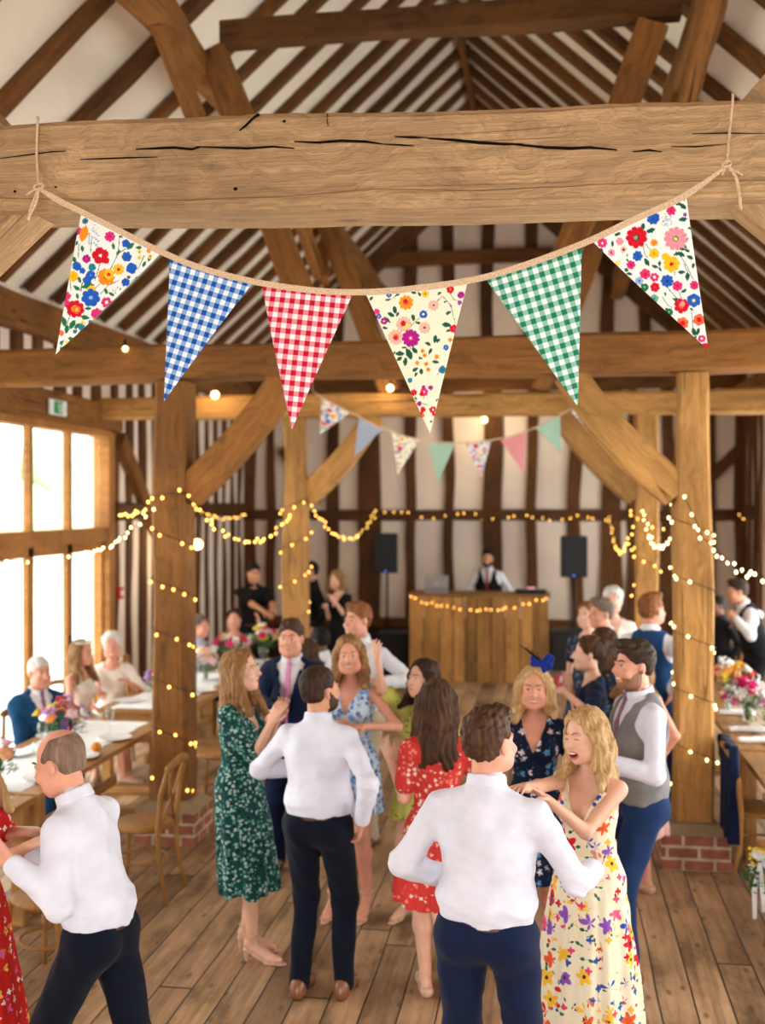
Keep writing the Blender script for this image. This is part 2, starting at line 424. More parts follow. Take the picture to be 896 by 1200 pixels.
# glazed screen: window_1..: one window bay each .9 m, doors below the transom
win = thing('window_1', kind='structure')
ZTR = 2.22
m = MB()
m.box((XL - .12, WY0, WZ - .06), (XL + .06, WY1, WZ + .02), .005)
m.box((XL - .12, WY0, ZTR - .10), (XL + .05, WY1, ZTR + .06), .005)
m.box((XL - .12, WY1 - .07, 0), (XL + .07, WY1 + .1, WZ), .005)
m.build('window_frame', M['frame'], win)
ys = [WY1 - .04 - i * .90 for i in range(11)]
for i, yy in enumerate(ys[1:]):
    MB().box((XL - .08, yy - .035, ZTR), (XL, yy + .035, WZ - .03), .004).build('mullion', M['frame'], win)
for i, yy in enumerate(ys[:-1]):
    y0 = ys[i + 1]
    MB().box((XL - .06, y0 + .04, ZTR + .06), (XL - .05, yy - .04, WZ - .06)).build('pane', M['pane'], win)
for i in range(10):
    y1, y0 = ys[i], ys[i + 1]
    d = thing('door_%d' % (i + 1), kind='structure')
    f = MB(); w = .06
    f.box((XL - .07, y0, 0), (XL - .01, y0 + w, ZTR - .1), .004).box((XL - .07, y1 - w, 0), (XL - .01, y1, ZTR - .1), .004)
    f.box((XL - .07, y0, 0), (XL - .01, y1, .2), .004).box((XL - .07, y0, ZTR - .2), (XL - .01, y1, ZTR - .1), .004)
    f.build('door_frame', M['frame'], d)
    MB().box((XL - .04, y0 + w, .2), (XL - .03, y1 - w, ZTR - .2)).build('door_pane', M['pane'], d)
    if i % 2: MB().box((XL - .01, y1 - .05, 1.0), (XL + .01, y1 - .01, 1.16), .004).tube([(XL + .01, y1 - .04, 1.08), (XL + .09, y1 - .04, 1.08), (XL + .09, y1 - .14, 1.08)], .008).build('door_handle', M['black'], d)
# right wall; its long unseen glazing is added to light the back
wr = thing('wall_right', kind='structure')
MB().box((XR, 16.4, 0), (XR + .2, YE, 4.6)).box((XR, YN, 3.2), (XR + .2, 16.4, 4.6)).box((XR, YN, 0), (XR + .2, 1.0, 3.2)).box((XR, 1, 0), (XR + .2, 16.4, .5)).build('plaster', M['plaster'], wr)
y = 16.5
while y < YE - .1:
    timber('stud', (XR, y, 0), (XR, y, 4.35), .16, .10, M['stud'], wr, wob=.04, seed=y, up=(1, 0, 0)); y += .45
timber('mid_rail', (XR, 16.5, 2.42), (XR, YE, 2.42), .12, .2, M['stud'], wr, seed=16)
timber('wall_plate', (XR - .08, YN, 4.27), (XR - .08, YE, 4.27), .22, .2, M['oak'], wr, seed=15)
w2 = thing('added_window_2', kind='structure')
m = MB()
for yy in [1.0 + i * 1.4 for i in range(12)]: m.box((XR + .02, yy - .05, .5), (XR + .14, yy + .05, 3.2), .004)
m.box((XR + .02, 1, .5), (XR + .14, 16.4, .58)).box((XR + .02, 1, 3.12), (XR + .14, 16.4, 3.2)).box((XR + .02, 1, 2.2), (XR + .14, 16.4, 2.28))
m.build('window_frame', M['frame'], w2)
MB().box((XR + .07, 1, .55), (XR + .08, 16.4, 3.15)).build('pane', M['pane'], w2)
# end wall -------------------------------------------------------------------
we = thing('wall_back', kind='structure')
m = MB(); m.prism([(XL, YE, 0), (XR, YE, 0), (XR, YE, zr(XR) + .12), (RX, YE, RZ + .12), (XL, YE, zr(XL) + .12)], (0, .2, 0)); m.build('plaster', M['plaster'], we)
def exw(px): return atY(px, 590, YE).x
F = YE - .02
def estud(px, w, z0, z1, lean=0, bow=0):
    x = exw(px); timber('stud', (x, F, z0), (x + lean, F, min(z1, zr(x) - .02)), w, .12, M['stud'], we, wob=.05, seed=px * .37, up=(0, -1, 0), bowy=bow)
ZB = .62
for px, w, b in ((289, .34, 0), (318, .14, 0), (345, .2, 0), (392, .18, .03), (433, .36, 0), (481, .15, 0), (527, .17, .02), (577, .3, 0), (623, .16, 0), (678, .2, .07), (716, .34, 0), (740, .15, 0), (782, .22, 0), (832, .14, 0), (874, .34, 0), (889, .16, 0)):
    estud(px, w, ZB, 4.4, bow=b)
for px in (395, 437, 481, 525, 571, 622, 668, 712, 755): estud(px, .2, 4.6, 9)
timber('rail', (XL, F - .03, 2.36), (XR, F - .03, 2.36), .14, .17, M['stud'], we, seed=30, wob=.03)
timber('tie_beam', (XL, F - .08, 4.48), (XR, F - .08, 4.48), .25, .26, M['rafter'], we, seed=31, wob=.03)
timber('collar', (RX - 1.7, F - .05, 6.5), (RX + 1.7, F - .05, 6.5), .2, .24, M['rafter'], we, seed=32, wob=.03)
timber('rail', (XL, F - .03, .62), (XR, F - .03, .62), .16, .16, M['stud'], we, seed=33)
MB().box((XL, F - .05, 0), (XR, F, .56)).build('dado', M['dado'], we)
for a, b in (((-4.35, 3.45), (-3.75, 2.55)),):
    timber('wall_brace', (a[0], F - .03, a[1]), (b[0], F - .03, b[1]), .12, .17, M['stud'], we, seed=a[0])
pa, pb = atY(872, 520, F), atY(832, 560, F)
timber('wall_brace', (pa.x, F - .03, pa.z), (pb.x, F - .03, pb.z), .12, .17, M['stud'], we, seed=4)
for sgn in (-1, 1):
    timber('gable_rafter', (RX, F - .05, RZ - .08), (RX + sgn * 3.9, F - .05, zr(RX + 3.9) - .08), .2, .28, M['rafter'], we, seed=35 + sgn)
wf = thing('added_wall_near', kind='structure')  # unseen wall with an opening, added to cut daylight on the front beam
MB().box((XL, YN - .2, 0), (-3.4, YN, 4.6)).box((1.4, YN - .2, 0), (XR, YN, 4.6)).box((-3.4, YN - .2, 3.4), (1.4, YN, 4.6)).prism([(XL, YN, 4.6), (XR, YN, 4.6), (RX, YN, RZ + .1)], (0, -.2, 0)).build('plaster', M['plaster'], wf)
# trusses ---------------------------------------------------------------------
where = ['nearest the camera', 'of the middle truss', 'of the far truss']
# front tie beam with the slightly waney outline of the photo
def front_beam():
    y0, y1 = YT[0] - .13, YT[0] + .17
    T = [(-60, 150), (0, 147), (45, 143), (180, 139), (300, 133), (400, 132), (480, 131), (640, 126), (760, 119), (896, 114), (960, 112)]
    B = [(-60, 250), (0, 249), (90, 250), (220, 250), (330, 249), (448, 246), (560, 244), (700, 239), (800, 237), (896, 236), (960, 236)]
    Cm = [(-60, 233), (0, 232), (100, 235), (220, 236), (330, 232), (448, 223), (560, 224), (700, 217), (800, 214), (896, 212), (960, 212)]
    def tab(Tb, px):
        for (a, b), (c, d) in zip(Tb, Tb[1:]):
            if px <= c: return b + (d - b) * (px - a) / (c - a)
        return Tb[-1][1]
    bm = bmesh.new(); rings = []; n = 150
    for i in range(n + 1):
        X = XL + .1 + (XR - XL - .2) * i / n
        tt = (X * CS + y0 * SN) / (y0 * CS - X * SN); px = 448 + FPX * tt; px = max(-60, min(960, px))
        zt = atY(px, tab(T, px), y0).z; zb = atY(px, tab(B, px), y0 + .03).z; zc = atY(px, tab(Cm, px), y0).z
        P = [(y0 + .012, zb), (y0 - .008, zc - .03), (y0 - .006, zc - .004), (y0 + .006, zc + .004), (y0 - .002, (zc * 2 + zt) / 3), (y0, (zc + 2 * zt) / 3), (y0 + .006, zt - .02), (y0 + .03, zt + .003), (y1 - .03, zt + .01), (y1, zt - .02), (y1, zb + .03), (y1 - .03, zb)]
        ring = []
        for j, (yy, zz) in enumerate(P):
            q = Vector((X * 2.2, yy * 7 + 3, zz * 7)); w = .007
            fine = noise.noise(Vector((X * 14, j * 3.1, zz))) * (.004 if j in (5, 6, 7) else .002)
            ring.append(bm.verts.new((X, yy + noise.noise(q) * w, zz + noise.noise(q + Vector((9, 9, 9))) * w * .6 + fine)))
        rings.append(ring)
    k = len(rings[0])
    for A, Bq in zip(rings, rings[1:]):
        for j in range(k): bm.faces.new((A[j], A[(j + 1) % k], Bq[(j + 1) % k], Bq[j]))
    bm.faces.new(rings[0][::-1]); bm.faces.new(rings[-1])
    bmesh.ops.recalc_face_normals(bm, faces=bm.faces[:])
    me = bpy.data.meshes.new('tie_beam'); bm.to_mesh(me); bm.free()
    o = link('tie_beam', me, None, M['beam'])
    # long drying cracks and knots, modelled as dark hollows just proud of the face
    return o
TL = ['nearest oak truss, its big pale rough beam crosses the foreground above the bunting', 'middle oak truss with two posts wrapped in lights on the nearer brick plinths', 'far oak truss with pale posts behind the dancers and small bunting on its beam']
TR = [thing('oak_truss', TL[i], 'truss') for i in range(3)]
fb = front_beam(); fb.parent = TR[0]
M['crack'] = plain('dark_crack', lin(30, 18, 8), .95, .05)
def crack(pts, w):
    m = MB(); y = YT[0] - .133
    up, dn = [], []
    n = len(pts)
    for i, (px, py) in enumerate(pts):
        t = i / (n - 1); ww = w * math.sin(PI * min(.96, max(.04, t))) ** .6
        p = atY(px, py, y); up.append((p.x, y - .003 + .002 * math.sin(i), p.z + ww / 2)); dn.append((p.x, y - .003 + .002 * math.sin(i), p.z - ww / 2))
    m.prism(up + dn[::-1], (0, .03, 0)); return m.build('crack', M['crack'], fb)
for pts, w in (([(160, 176), (180, 175), (205, 174), (225, 176), (236, 173)], .009), ([(230, 173), (262, 174), (290, 175), (320, 173), (345, 175)], .008),
               ([(345, 167), (372, 168), (400, 166), (428, 167), (448, 170)], .009), ([(500, 163), (530, 165), (560, 168), (590, 170), (612, 170)], .010),
               ([(588, 169), (620, 172), (640, 174), (668, 175), (690, 174), (722, 177)], .010), ([(740, 179), (760, 177), (775, 179)], .007), ([(785, 173), (815, 173), (850, 170)], .005),
               ([(0, 187), (30, 183), (60, 179), (78, 178)], .004), ([(95, 188), (120, 187), (150, 186), (185, 185)], .006), ([(462, 161), (480, 162), (500, 162)], .007),
               ([(810, 158), (850, 157), (896, 158)], .004), ([(448, 170), (470, 171), (485, 172)], .006), ([(303, 134), (296, 140), (288, 148), (281, 154)], .008), ([(383, 134), (383, 140), (384, 148)], .010)):
    crack(pts, w)
for px, py, r in ((18, 225, .006), (66, 220, .005), (396, 192, .006), (333, 143, .006), (276, 222, .008), (502, 187, .007)):
    p = atY(px, py, YT[0] - .13); MB().ball((p.x, p.y + .002, p.z), (r, .004, r * .8), 2).build('knot', M['crack'], fb)
for px, py in ((280, 222), (500, 187), (530, 130)):
    pass
for i in (1, 2):
    o = timber('tie_beam', (XL + .05, YT[i], ZT + .14), (XR - .05, YT[i], ZT + .14 + (.02 if i == 1 else 0)), .28, .27 if i == 1 else .24, M['oak'] if i == 1 else M['oaklight'], wob=.035, seed=i + 10)
    o.parent = TR[i]
# posts, plinths, braces
side = {-1: 'left', 1: 'right'}
for i in (1, 2):
    for sgn, x in ((-1, PL), (1, PR)):
        w = .24 if i == 1 else .235; x = x + (.05 if (i, sgn) == (2, -1) else -.04 if (i, sgn) == (1, -1) else 0)
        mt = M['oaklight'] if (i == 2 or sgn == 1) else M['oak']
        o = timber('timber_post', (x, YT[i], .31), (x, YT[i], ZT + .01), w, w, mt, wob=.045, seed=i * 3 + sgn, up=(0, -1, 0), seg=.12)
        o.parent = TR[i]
        bw = .235
        pl = thing('brick_plinth', {(1, -1): 'low red brick plinth under the left front oak post', (1, 1): 'low red brick plinth beside the right table, behind the floral maxi dress', (2, -1): 'far brick plinth behind the man in the navy suit', (2, 1): 'far brick plinth behind the man in the blue waistcoat'}[(i, sgn)], 'plinth', (x, YT[i], 0))
        MB().box((-bw, -bw, 0), (bw, bw, .25), .012).build('brickwork', M['brick'], pl)
        m = MB(); a = [m.bm.verts.new(p) for p in ((-bw, -bw, .25), (bw, -bw, .25), (bw, bw, .25), (-bw, bw, .25))]; b2 = [m.bm.verts.new(p) for p in ((-.16, -.16, .31), (.16, -.16, .31), (.16, .16, .31), (-.16, .16, .31))]
        m.bm.faces.new(a[::-1]); m.bm.faces.new(b2)
        for k in range(4): m.bm.faces.new((a[k], a[(k + 1) % 4], b2[(k + 1) % 4], b2[k]))
        m.build('mortar_cap', M['mortar'], pl)
        s = -sgn
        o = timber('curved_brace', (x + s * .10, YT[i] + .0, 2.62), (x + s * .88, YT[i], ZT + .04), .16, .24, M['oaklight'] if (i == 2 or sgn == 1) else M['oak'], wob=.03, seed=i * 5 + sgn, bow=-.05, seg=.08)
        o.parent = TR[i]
        # raking strut up to the purlin
        xs0, xs1 = (RX + .16 + s * -.80, RX + .16 + s * -1.62)
        o = timber('raking_strut', (xs0, YT[i], ZT + .27), (xs1, YT[i], 5.95), .2, .2, M['oak'], wob=.05, seed=i * 7 + sgn, bow=.05 * (i - 1), up=(0, -1, 0))
        o.parent = TR[i]
    o = timber('collar_beam', (-2.45, YT[i] + .02, 6.08), (.92, YT[i] + .02, 6.10), .16, .2, M['rafter'], wob=.03, seed=40 + i, up=(0, 0, 1))
    o.parent = TR[i]
for sgn, x in ((-1, -2.62), (1, 1.04)):
    o = timber('purlin', (x, YN + 1, 5.86), (x, YE - .15, 5.86), .2, .24, M['oak'], wob=.06, seed=50 + sgn, up=(0, 0, 1))
    o.parent = ceil
    for i, yy in enumerate(YT):
        for dirn in (1, -1):
            if i == 0 and dirn == -1: continue
            o = timber('wind_brace', (x - sgn * .18, yy + dirn * .12, 5.0), (x - sgn * .02, yy + dirn * .95, 5.8), .1, .15, M['oak'], wob=.02, seed=60 + i * 3 + dirn)
            o.parent = ceil
# nearest truss: posts out of frame, broad braces seen at both edges
for sgn, x, xb in ((-1, PL, -1.80), (1, PR + .45, .46)):
    o = timber('timber_post', (x + sgn * .3, YT[0], 0), (x + sgn * .3, YT[0], 3.6), .3, .3, M['oak'], seed=70 + sgn, up=(0, -1, 0))
    o.parent = TR[0]
    s = -sgn; e = Vector((xb, 0, 3.62)); dr = Vector((s, 0, .86)).normalized(); nrm = Vector((-dr.z * s, 0, abs(dr.x)))
    c = e + Vector((-s * .24, 0, .18)); p1 = c + dr * .12; p0 = c - dr * 1.22
    o = timber('broad_brace', (p0.x, YT[0] + .02, p0.z), (p1.x, YT[0] + .02, p1.z), .15, .44, M['beam'], wob=.02, seed=80 + sgn, chamf=.03)
    o.parent = TR[0]
# outdoors -------------------------------------------------------------------
G = plain('blown_white', lin(225, 225, 215), .9, vs=3)  # lawn made near-white: blown-out daylight put into the colour
o = MB().box((-60, -10, -.3), (XL - .35, 60, -.14)).build('blown_white_lawn', G); tag(o, 'lawn outside the left windows, coloured near-white like blown-out daylight', 'lawn')
HM = plain('washed_out_leaves', lin(190, 212, 175), .8, var=.2, vs=8)  # leaf green paled, overexposed daylight is put into this colour
rr = random.Random(9)
for i in range(7):
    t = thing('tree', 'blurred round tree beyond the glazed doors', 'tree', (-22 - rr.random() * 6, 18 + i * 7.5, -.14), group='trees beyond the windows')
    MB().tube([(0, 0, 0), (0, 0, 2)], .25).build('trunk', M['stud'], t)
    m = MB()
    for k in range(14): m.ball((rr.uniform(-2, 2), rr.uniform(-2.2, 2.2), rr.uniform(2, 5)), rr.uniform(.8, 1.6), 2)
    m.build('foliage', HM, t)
# signs on the left wall
sg = thing('exit_sign', 'small green and white running man exit sign above the windows', 'sign', atX(68, 478, XL + .12))
M['signwhite'] = plain('sign_white', (.8, .85, .8), .5); M['signgreen'] = plain('sign_green', lin(30, 150, 95), .5)
MB().box((-.015, -.19, -.075), (.01, .19, .075), .004).build('panel', M['signwhite'], sg)
m = MB(); m.box((.01, -.11, -.062), (.013, .10, .062)); m.build('green_field', M['signgreen'], sg)
m = MB(); x = .0145
m.ball((x, -.01, .04), (.002, .012, .012), 1)
for a, b in (((-.005, .03), (.01, -.005)), ((.01, -.005), (-.02, -.045)), ((.01, -.005), (.035, -.02)), ((.035, -.02), (.035, -.05)), ((0, .025), (.03, .01)), ((0, .025), (-.03, .005))):
    m.tube([(x, a[0], a[1]), (x, b[0], b[1])], .005, 5)
m.box((x - .001, .055, -.05), (x + .001, .085, .05)); m.build('running_figure', M['signwhite'], sg)
cp = thing('fire_call_point', 'small red fire alarm call point on the left wall', 'alarm', atX(140, 695, XL + .07))
MB().box((-.02, -.06, -.07), (.03, .06, .07), .008).build('housing', plain('alarm_red', lin(205, 60, 50), .4), cp)
MB().box((.03, -.035, -.03), (.034, .035, .03)).build('glass_plate', M['signwhite'], cp)
# camera, world, light -----------------------------------------------------------
cam = bpy.data.cameras.new('camera'); co = bpy.data.objects.new('camera', cam); COL.objects.link(co)
cam.sensor_fit = 'HORIZONTAL'; cam.sensor_width = 36; cam.lens = FPX / 896 * 36
co.location = (0, 0, CH); co.rotation_euler = (PI / 2 - PITCH, 0, YAW)
cam.dof.use_dof = True; cam.dof.focus_distance = 4.0; cam.dof.aperture_fstop = (cam.lens / 1000) / .021
cam.clip_end = 300
sc.camera = co
w = bpy.data.worlds.new('world'); sc.world = w; w.use_nodes = True
wn_ = w.node_tree; bg = wn_.nodes['Background']; bg.inputs[0].default_value = (.93, .97, 1.0, 1); bg.inputs[1].default_value = 11.0
def portal(loc, rot, sx, sy):
    l = bpy.data.lights.new('daylight_portal', 'AREA'); l.shape = 'RECTANGLE'; l.size = sx; l.size_y = sy; l.cycles.is_portal = True
    o = bpy.data.objects.new('daylight_portal', l); COL.objects.link(o); o.location = loc; o.rotation_euler = rot
portal((XL - .25, (WY0 + WY1) / 2, 1.7), (0, -PI / 2, 0), 3.5, WY1 - WY0)
portal((XR + .25, 8.7, 1.85), (0, PI / 2, 0), 2.7, 15.4)
portal((-1, YN - .22, 1.7), (PI / 2, 0, 0), 4.8, 3.4)
EXPO = -0.6
# ------------------------------------------------------------------ smooth solid modelling (distance fields, meshed with surface nets)
V3 = lambda *a: np.array(a, dtype=np.float64)
def nz(v):
    v = np.asarray(v, float); return v / max(1e-9, np.linalg.norm(v))
def rotm(ax, ang):
    return np.array(Matrix.Rotation(ang, 3, ax))
class SD:
    def __init__(s, h=.01): s.h = h; s.ops = []
    def fn(s, f, lo, hi, k=.02, m=0, op='u'):
        s.ops.append((op, f, np.array(lo, float), np.array(hi, float), k, m)); return s
    def cone(s, a, b, ra, rb=None, k=.02, m=0, op='u', flat=None):
        """tapered capsule; flat=(axis, factor) squashes the section across the given direction"""
        a = np.asarray(a, float); b = np.asarray(b, float); rb = ra if rb is None else rb; ba = b - a; L2 = max(1e-9, ba @ ba); R = max(ra, rb)
        fa = None
        if flat is not None: fa = nz(flat[0]); fk = 1 / flat[1] - 1
        def f(x, y, z):
            px, py, pz = x - a[0], y - a[1], z - a[2]
            t = np.clip((px * ba[0] + py * ba[1] + pz * ba[2]) / L2, 0, 1)
            qx, qy, qz = px - t * ba[0], py - t * ba[1], pz - t * ba[2]
            if fa is not None:
                w = (qx * fa[0] + qy * fa[1] + qz * fa[2]) * fk
                qx, qy, qz = qx + w * fa[0], qy + w * fa[1], qz + w * fa[2]
            return np.sqrt(qx * qx + qy * qy + qz * qz) - (ra + t * (rb - ra))
        return s.fn(f, np.minimum(a, b) - R, np.maximum(a, b) + R, k, m, op)
    def ell(s, c, r, R=None, k=.02, m=0, op='u'):
        c = np.asarray(c, float); r = np.asarray(r, float)
        def f(x, y, z):
            px, py, pz = x - c[0], y - c[1], z - c[2]
            if R is not None:
                px, py, pz = (R[0, 0] * px + R[1, 0] * py + R[2, 0] * pz), (R[0, 1] * px + R[1, 1] * py + R[2, 1] * pz), (R[0, 2] * px + R[1, 2] * py + R[2, 2] * pz)
            a, b, d = px / r[0], py / r[1], pz / r[2]
            k0 = np.sqrt(a * a + b * b + d * d) + 1e-6
            k1 = np.sqrt((a / r[0]) ** 2 + (b / r[1]) ** 2 + (d / r[2]) ** 2) + 1e-6
            return k0 * (k0 - 1) / k1
        e = r.max() if R is not None else r
        return s.fn(f, c - e, c + e, k, m, op)
    def chain(s, pts, rs, k=.02, m=0, flat=None):
        for i in range(len(pts) - 1): s.cone(pts[i], pts[i + 1], rs[i], rs[i + 1], k, m, flat=flat)
        return s
    def cut(s, f, lo=(-9, -9, -9), hi=(9, 9, 9), m=None): return s.fn(f, lo, hi, 0, m, 's')
    def keep(s, f): return s.fn(f, (-9,) * 3, (9,) * 3, 0, None, 'i')
    def disp(s, f): return s.fn(f, (-9,) * 3, (9,) * 3, 0, None, 'd')
    def grid(s):
        us = [o for o in s.ops if o[0] == 'u']
        lo = np.min([o[2] for o in us], 0) - 3 * s.h; hi = np.max([o[3] for o in us], 0) + 3 * s.h
        n = np.ceil((hi - lo) / s.h).astype(int) + 1
        ax = [lo[i] + s.h * np.arange(n[i]) for i in range(3)]
        D = np.full(n, .12, np.float32); MM = np.zeros(n, np.uint8)
        for op, f, a, b, k, m in s.ops:
            pad = k + 3 * s.h
            i0 = np.clip(np.floor((a - pad - lo) / s.h).astype(int), 0, n); i1 = np.clip(np.ceil((b + pad - lo) / s.h).astype(int) + 1, 0, n)
            if np.any(i1 <= i0): continue
            sl = tuple(slice(i0[q], i1[q]) for q in range(3))
            x = ax[0][sl[0]].astype(np.float32)[:, None, None]; y = ax[1][sl[1]].astype(np.float32)[None, :, None]; z = ax[2][sl[2]].astype(np.float32)[None, None, :]
            d = f(x, y, z); O = D[sl]
            if op == 'u':
                MM[sl] = np.where(d < O, m, MM[sl])
                if k > 0:
                    hh = np.maximum(k - np.abs(O - d), 0) / k; D[sl] = np.minimum(O, d) - hh * hh * k * .25
                else: D[sl] = np.minimum(O, d)
            elif op == 's':
                if m is not None: MM[sl] = np.where(-d > O, m, MM[sl])
                D[sl] = np.maximum(O, -d)
            elif op == 'i': D[sl] = np.maximum(O, d)
            elif op == 'd': D[sl] = O + d
            elif op == 'p': MM[sl] = np.where(np.broadcast_to(d, O.shape) < 0, m, MM[sl])
        # never let the solid touch the grid border
        for q in range(3):
            idx = [slice(None)] * 3
            for e in (0, -1): idx[q] = e; D[tuple(idx)] = .1; idx[q] = slice(None)
        return lo, D, MM
    def mesh(s, name):
        lo, D, MM = s.grid(); h = s.h; S = D < 0; n = D.shape; s.last = (lo, D)
        c = [S[i:n[0]-1+i, j:n[1]-1+j, k:n[2]-1+k] for i in (0, 1) for j in (0, 1) for k in (0, 1)]
        cnt = sum(x.astype(np.uint8) for x in c); act = (cnt > 0) & (cnt < 8)
        I, J, K = np.nonzero(act)
        idm = np.full(act.shape, -1, np.int64); idm[I, J, K] = np.arange(len(I))
        acc = np.zeros((len(I), 3)); num = np.zeros(len(I))
        vals = {(i, j, k): D[I + i, J + j, K + k].astype(np.float64) for i in (0, 1) for j in (0, 1) for k in (0, 1)}
        for q in range(3):
            for u in (0, 1):
                for v in (0, 1):
                    a = [0, 0, 0]; b = [0, 0, 0]; o = [x for x in range(3) if x != q]
                    a[o[0]] = b[o[0]] = u; a[o[1]] = b[o[1]] = v; b[q] = 1
                    da, db = vals[tuple(a)], vals[tuple(b)]; cr = (da < 0) != (db < 0)
                    t = np.where(cr, da / np.where(cr, da - db, 1), 0)
                    p = np.zeros((len(I), 3)); p[:, o[0]] = u; p[:, o[1]] = v; p[:, q] = t
                    acc += p * cr[:, None]; num += cr
        P = (np.stack([I, J, K], 1) + acc / num[:, None]) * h + lo
        vm = MM[I, J, K]
        # prefer the material of a corner inside the solid
        for (i, j, k), dv in vals.items(): vm = np.where(dv < 0, MM[I + i, J + j, K + k], vm)
        quads = []
        for q in range(3):
            o = [x for x in range(3) if x != q]
            A = [slice(1, n[0]-1)] * 3; A = [slice(1, n[x] - 1) for x in range(3)]; A[q] = slice(0, n[q] - 1)
            B = list(A); B[q] = slice(1, n[q])
            s0, s1 = S[tuple(A)], S[tuple(B)]
            for flip, cond in ((False, s0 & ~s1), (True, ~s0 & s1)):
                G = np.stack(np.nonzero(cond), 1)
                if not len(G): continue
                for x in o: G[:, x] += 1
                def cell(du, dv):
                    g = G.copy(); g[:, o[0]] -= du; g[:, o[1]] -= dv; return idm[g[:, 0], g[:, 1], g[:, 2]]
                Q = np.stack([cell(1, 1), cell(0, 1), cell(0, 0), cell(1, 0)], 1)
                if (q == 1) != flip: Q = Q[:, ::-1]
                quads.append(Q)
        F = np.concatenate(quads) if quads else np.zeros((0, 4), int)
        F = F[(F >= 0).all(1)]
        me = bpy.data.meshes.new(name)
        me.vertices.add(len(P)); me.vertices.foreach_set('co', P.astype(np.float32).ravel())
        me.loops.add(F.size); me.loops.foreach_set('vertex_index', F.astype(np.int32).ravel())
        me.polygons.add(len(F)); me.polygons.foreach_set('loop_start', np.arange(0, F.size, 4, dtype=np.int32))
        me.polygons.foreach_set('loop_total', np.full(len(F), 4, np.int32))
        me.polygons.foreach_set('material_index', vm[F[:, 0]].astype(np.int32) if len(F) else [])
        me.polygons.foreach_set('use_smooth', np.ones(len(F), bool))
        me.update(calc_edges=True); me.validate()
        return me
    def front(s, p, d):
        """distance along d from p to the outermost surface"""
        lo, D = s.last; t = .30
        while t > 0:
            q = np.round((p + d * t - lo) / s.h).astype(int)
            if np.all(q >= 0) and np.all(q < D.shape) and D[tuple(q)] < 0: return t
            t -= .003
        return .1
    def build(s, name, mats, parent):
        o = link(name, s.mesh(name), parent)
        for m in (mats if isinstance(mats, (list, tuple)) else [mats]): o.data.materials.append(m)
        return o
def folds(amp, seed, L=.10, aniso=(1, 1, 1.6)):
    r = np.random.RandomState(seed); W = []
    for i in range(5):
        d = r.randn(3) * np.array(aniso); d = d / np.linalg.norm(d) * (2 * PI / (L * (.6 + .9 * r.rand()))); W.append((d, r.rand() * 7))
    def f(x, y, z):
        o = 0
        for i, (d, p) in enumerate(W):
            o = o + np.sin(d[0] * x + d[1] * y + d[2] * z + p + 1.3 * np.sin(d[1] * .4 * x + d[2] * .3 * z + i))
        return o * (amp / 2.2)
    return f
# ------------------------------------------------------------------ materials of people
def skinmat(name, c):
    N = NT(name, .5, .35); N.b.inputs['Subsurface Weight'].default_value = .08; N.b.inputs['Subsurface Radius'].default_value = (.02, .008, .004)
    a = N.noise(N.map(), 14, 3)
    N.col(N.ramp(a, [(.3, sc3(c, .9)), (.7, (min(1, c[0] * 1.06), c[1] * 1.0, c[2] * 1.0))])); return N.mat
SK = {k: skinmat('skin_' + k, lin(*c)) for k, c in {'fair': (228, 178, 150), 'rosy': (222, 158, 130), 'tan': (208, 150, 116), 'brown': (120, 78, 54)}.items()}
HM_ = {k: hairmat('hair_' + k, lin(*c), lin(*d)) for k, (c, d) in {'brown': ((70, 44, 26), (122, 84, 54)), 'dark': ((50, 32, 20), (92, 62, 40)), 'blonde': ((188, 148, 98), (238, 214, 170)),
    'darkblonde': ((140, 100, 60), (206, 166, 112)), 'grey': ((110, 92, 78), (170, 152, 136)), 'white': ((212, 204, 194), (250, 246, 240)), 'black': ((16, 13, 12), (46, 38, 34)), 'ginger': ((128, 78, 40), (180, 120, 70)), 'stubble': ((126, 98, 82), (168, 136, 116)), 'beardbrown': ((146, 104, 80), (184, 138, 110))}.items()}
LIP = plain('lips', lin(196, 96, 88), .4); LIPM = plain('lips_natural', lin(196, 124, 104), .5); TEETH = plain('teeth', lin(246, 240, 228), .3, .5); EYEW = plain('eye_white', lin(232, 226, 218), .3, .5); EYED = plain('dark_iris', lin(40, 28, 20), .2, .5)
MOUTH = plain('mouth_inside', lin(90, 24, 22), .5)
WSHIRT = {}
C = {}
C['shirt'] = fabric('white_shirt_cotton', lin(218, 217, 228), folds=.5, bump=.35)
C['shirtwarm'] = fabric('white_shirt_far', lin(224, 222, 224), folds=.5)
C['navy'] = fabric('navy_trouser_wool', lin(15, 27, 56), folds=.4, var=.1, sheen=.05)
C['darknavy'] = fabric('dark_navy_wool', lin(8, 13, 27), folds=.4, sheen=.05)
C['blue'] = fabric('blue_suit_wool', lin(28, 62, 104), folds=.4, sheen=.05)
C['bluesuit'] = fabric('teal_blue_suit', lin(20, 66, 104), folds=.4, sheen=.05)
C['greyvest'] = fabric('grey_check_wool', lin(124, 120, 118), var=.2, folds=.2)
C['black'] = fabric('black_cloth', lin(20, 18, 20), folds=.4, sheen=.03)
C['khaki'] = fabric('beige_chino', lin(196, 176, 148), folds=.4)
C['belt'] = plain('brown_leather_belt', lin(78, 40, 22), .4, .5)
C['shoe'] = plain('tan_leather_shoe', lin(128, 74, 42), .3, .6)
C['sole'] = plain('dark_sole', lin(30, 22, 18), .7)
C['nude'] = plain('nude_sandal', lin(206, 168, 138), .4, .5)
C['pinktie'] = fabric('pink_tie_silk', lin(214, 140, 176), rough=.4); C['purpletie'] = fabric('mauve_tie_silk', lin(140, 96, 124), rough=.4)
C['bluetie'] = fabric('navy_tie_silk', lin(24, 28, 90), rough=.4); C['redtie'] = fabric('red_tie_silk', lin(150, 26, 40), rough=.4)
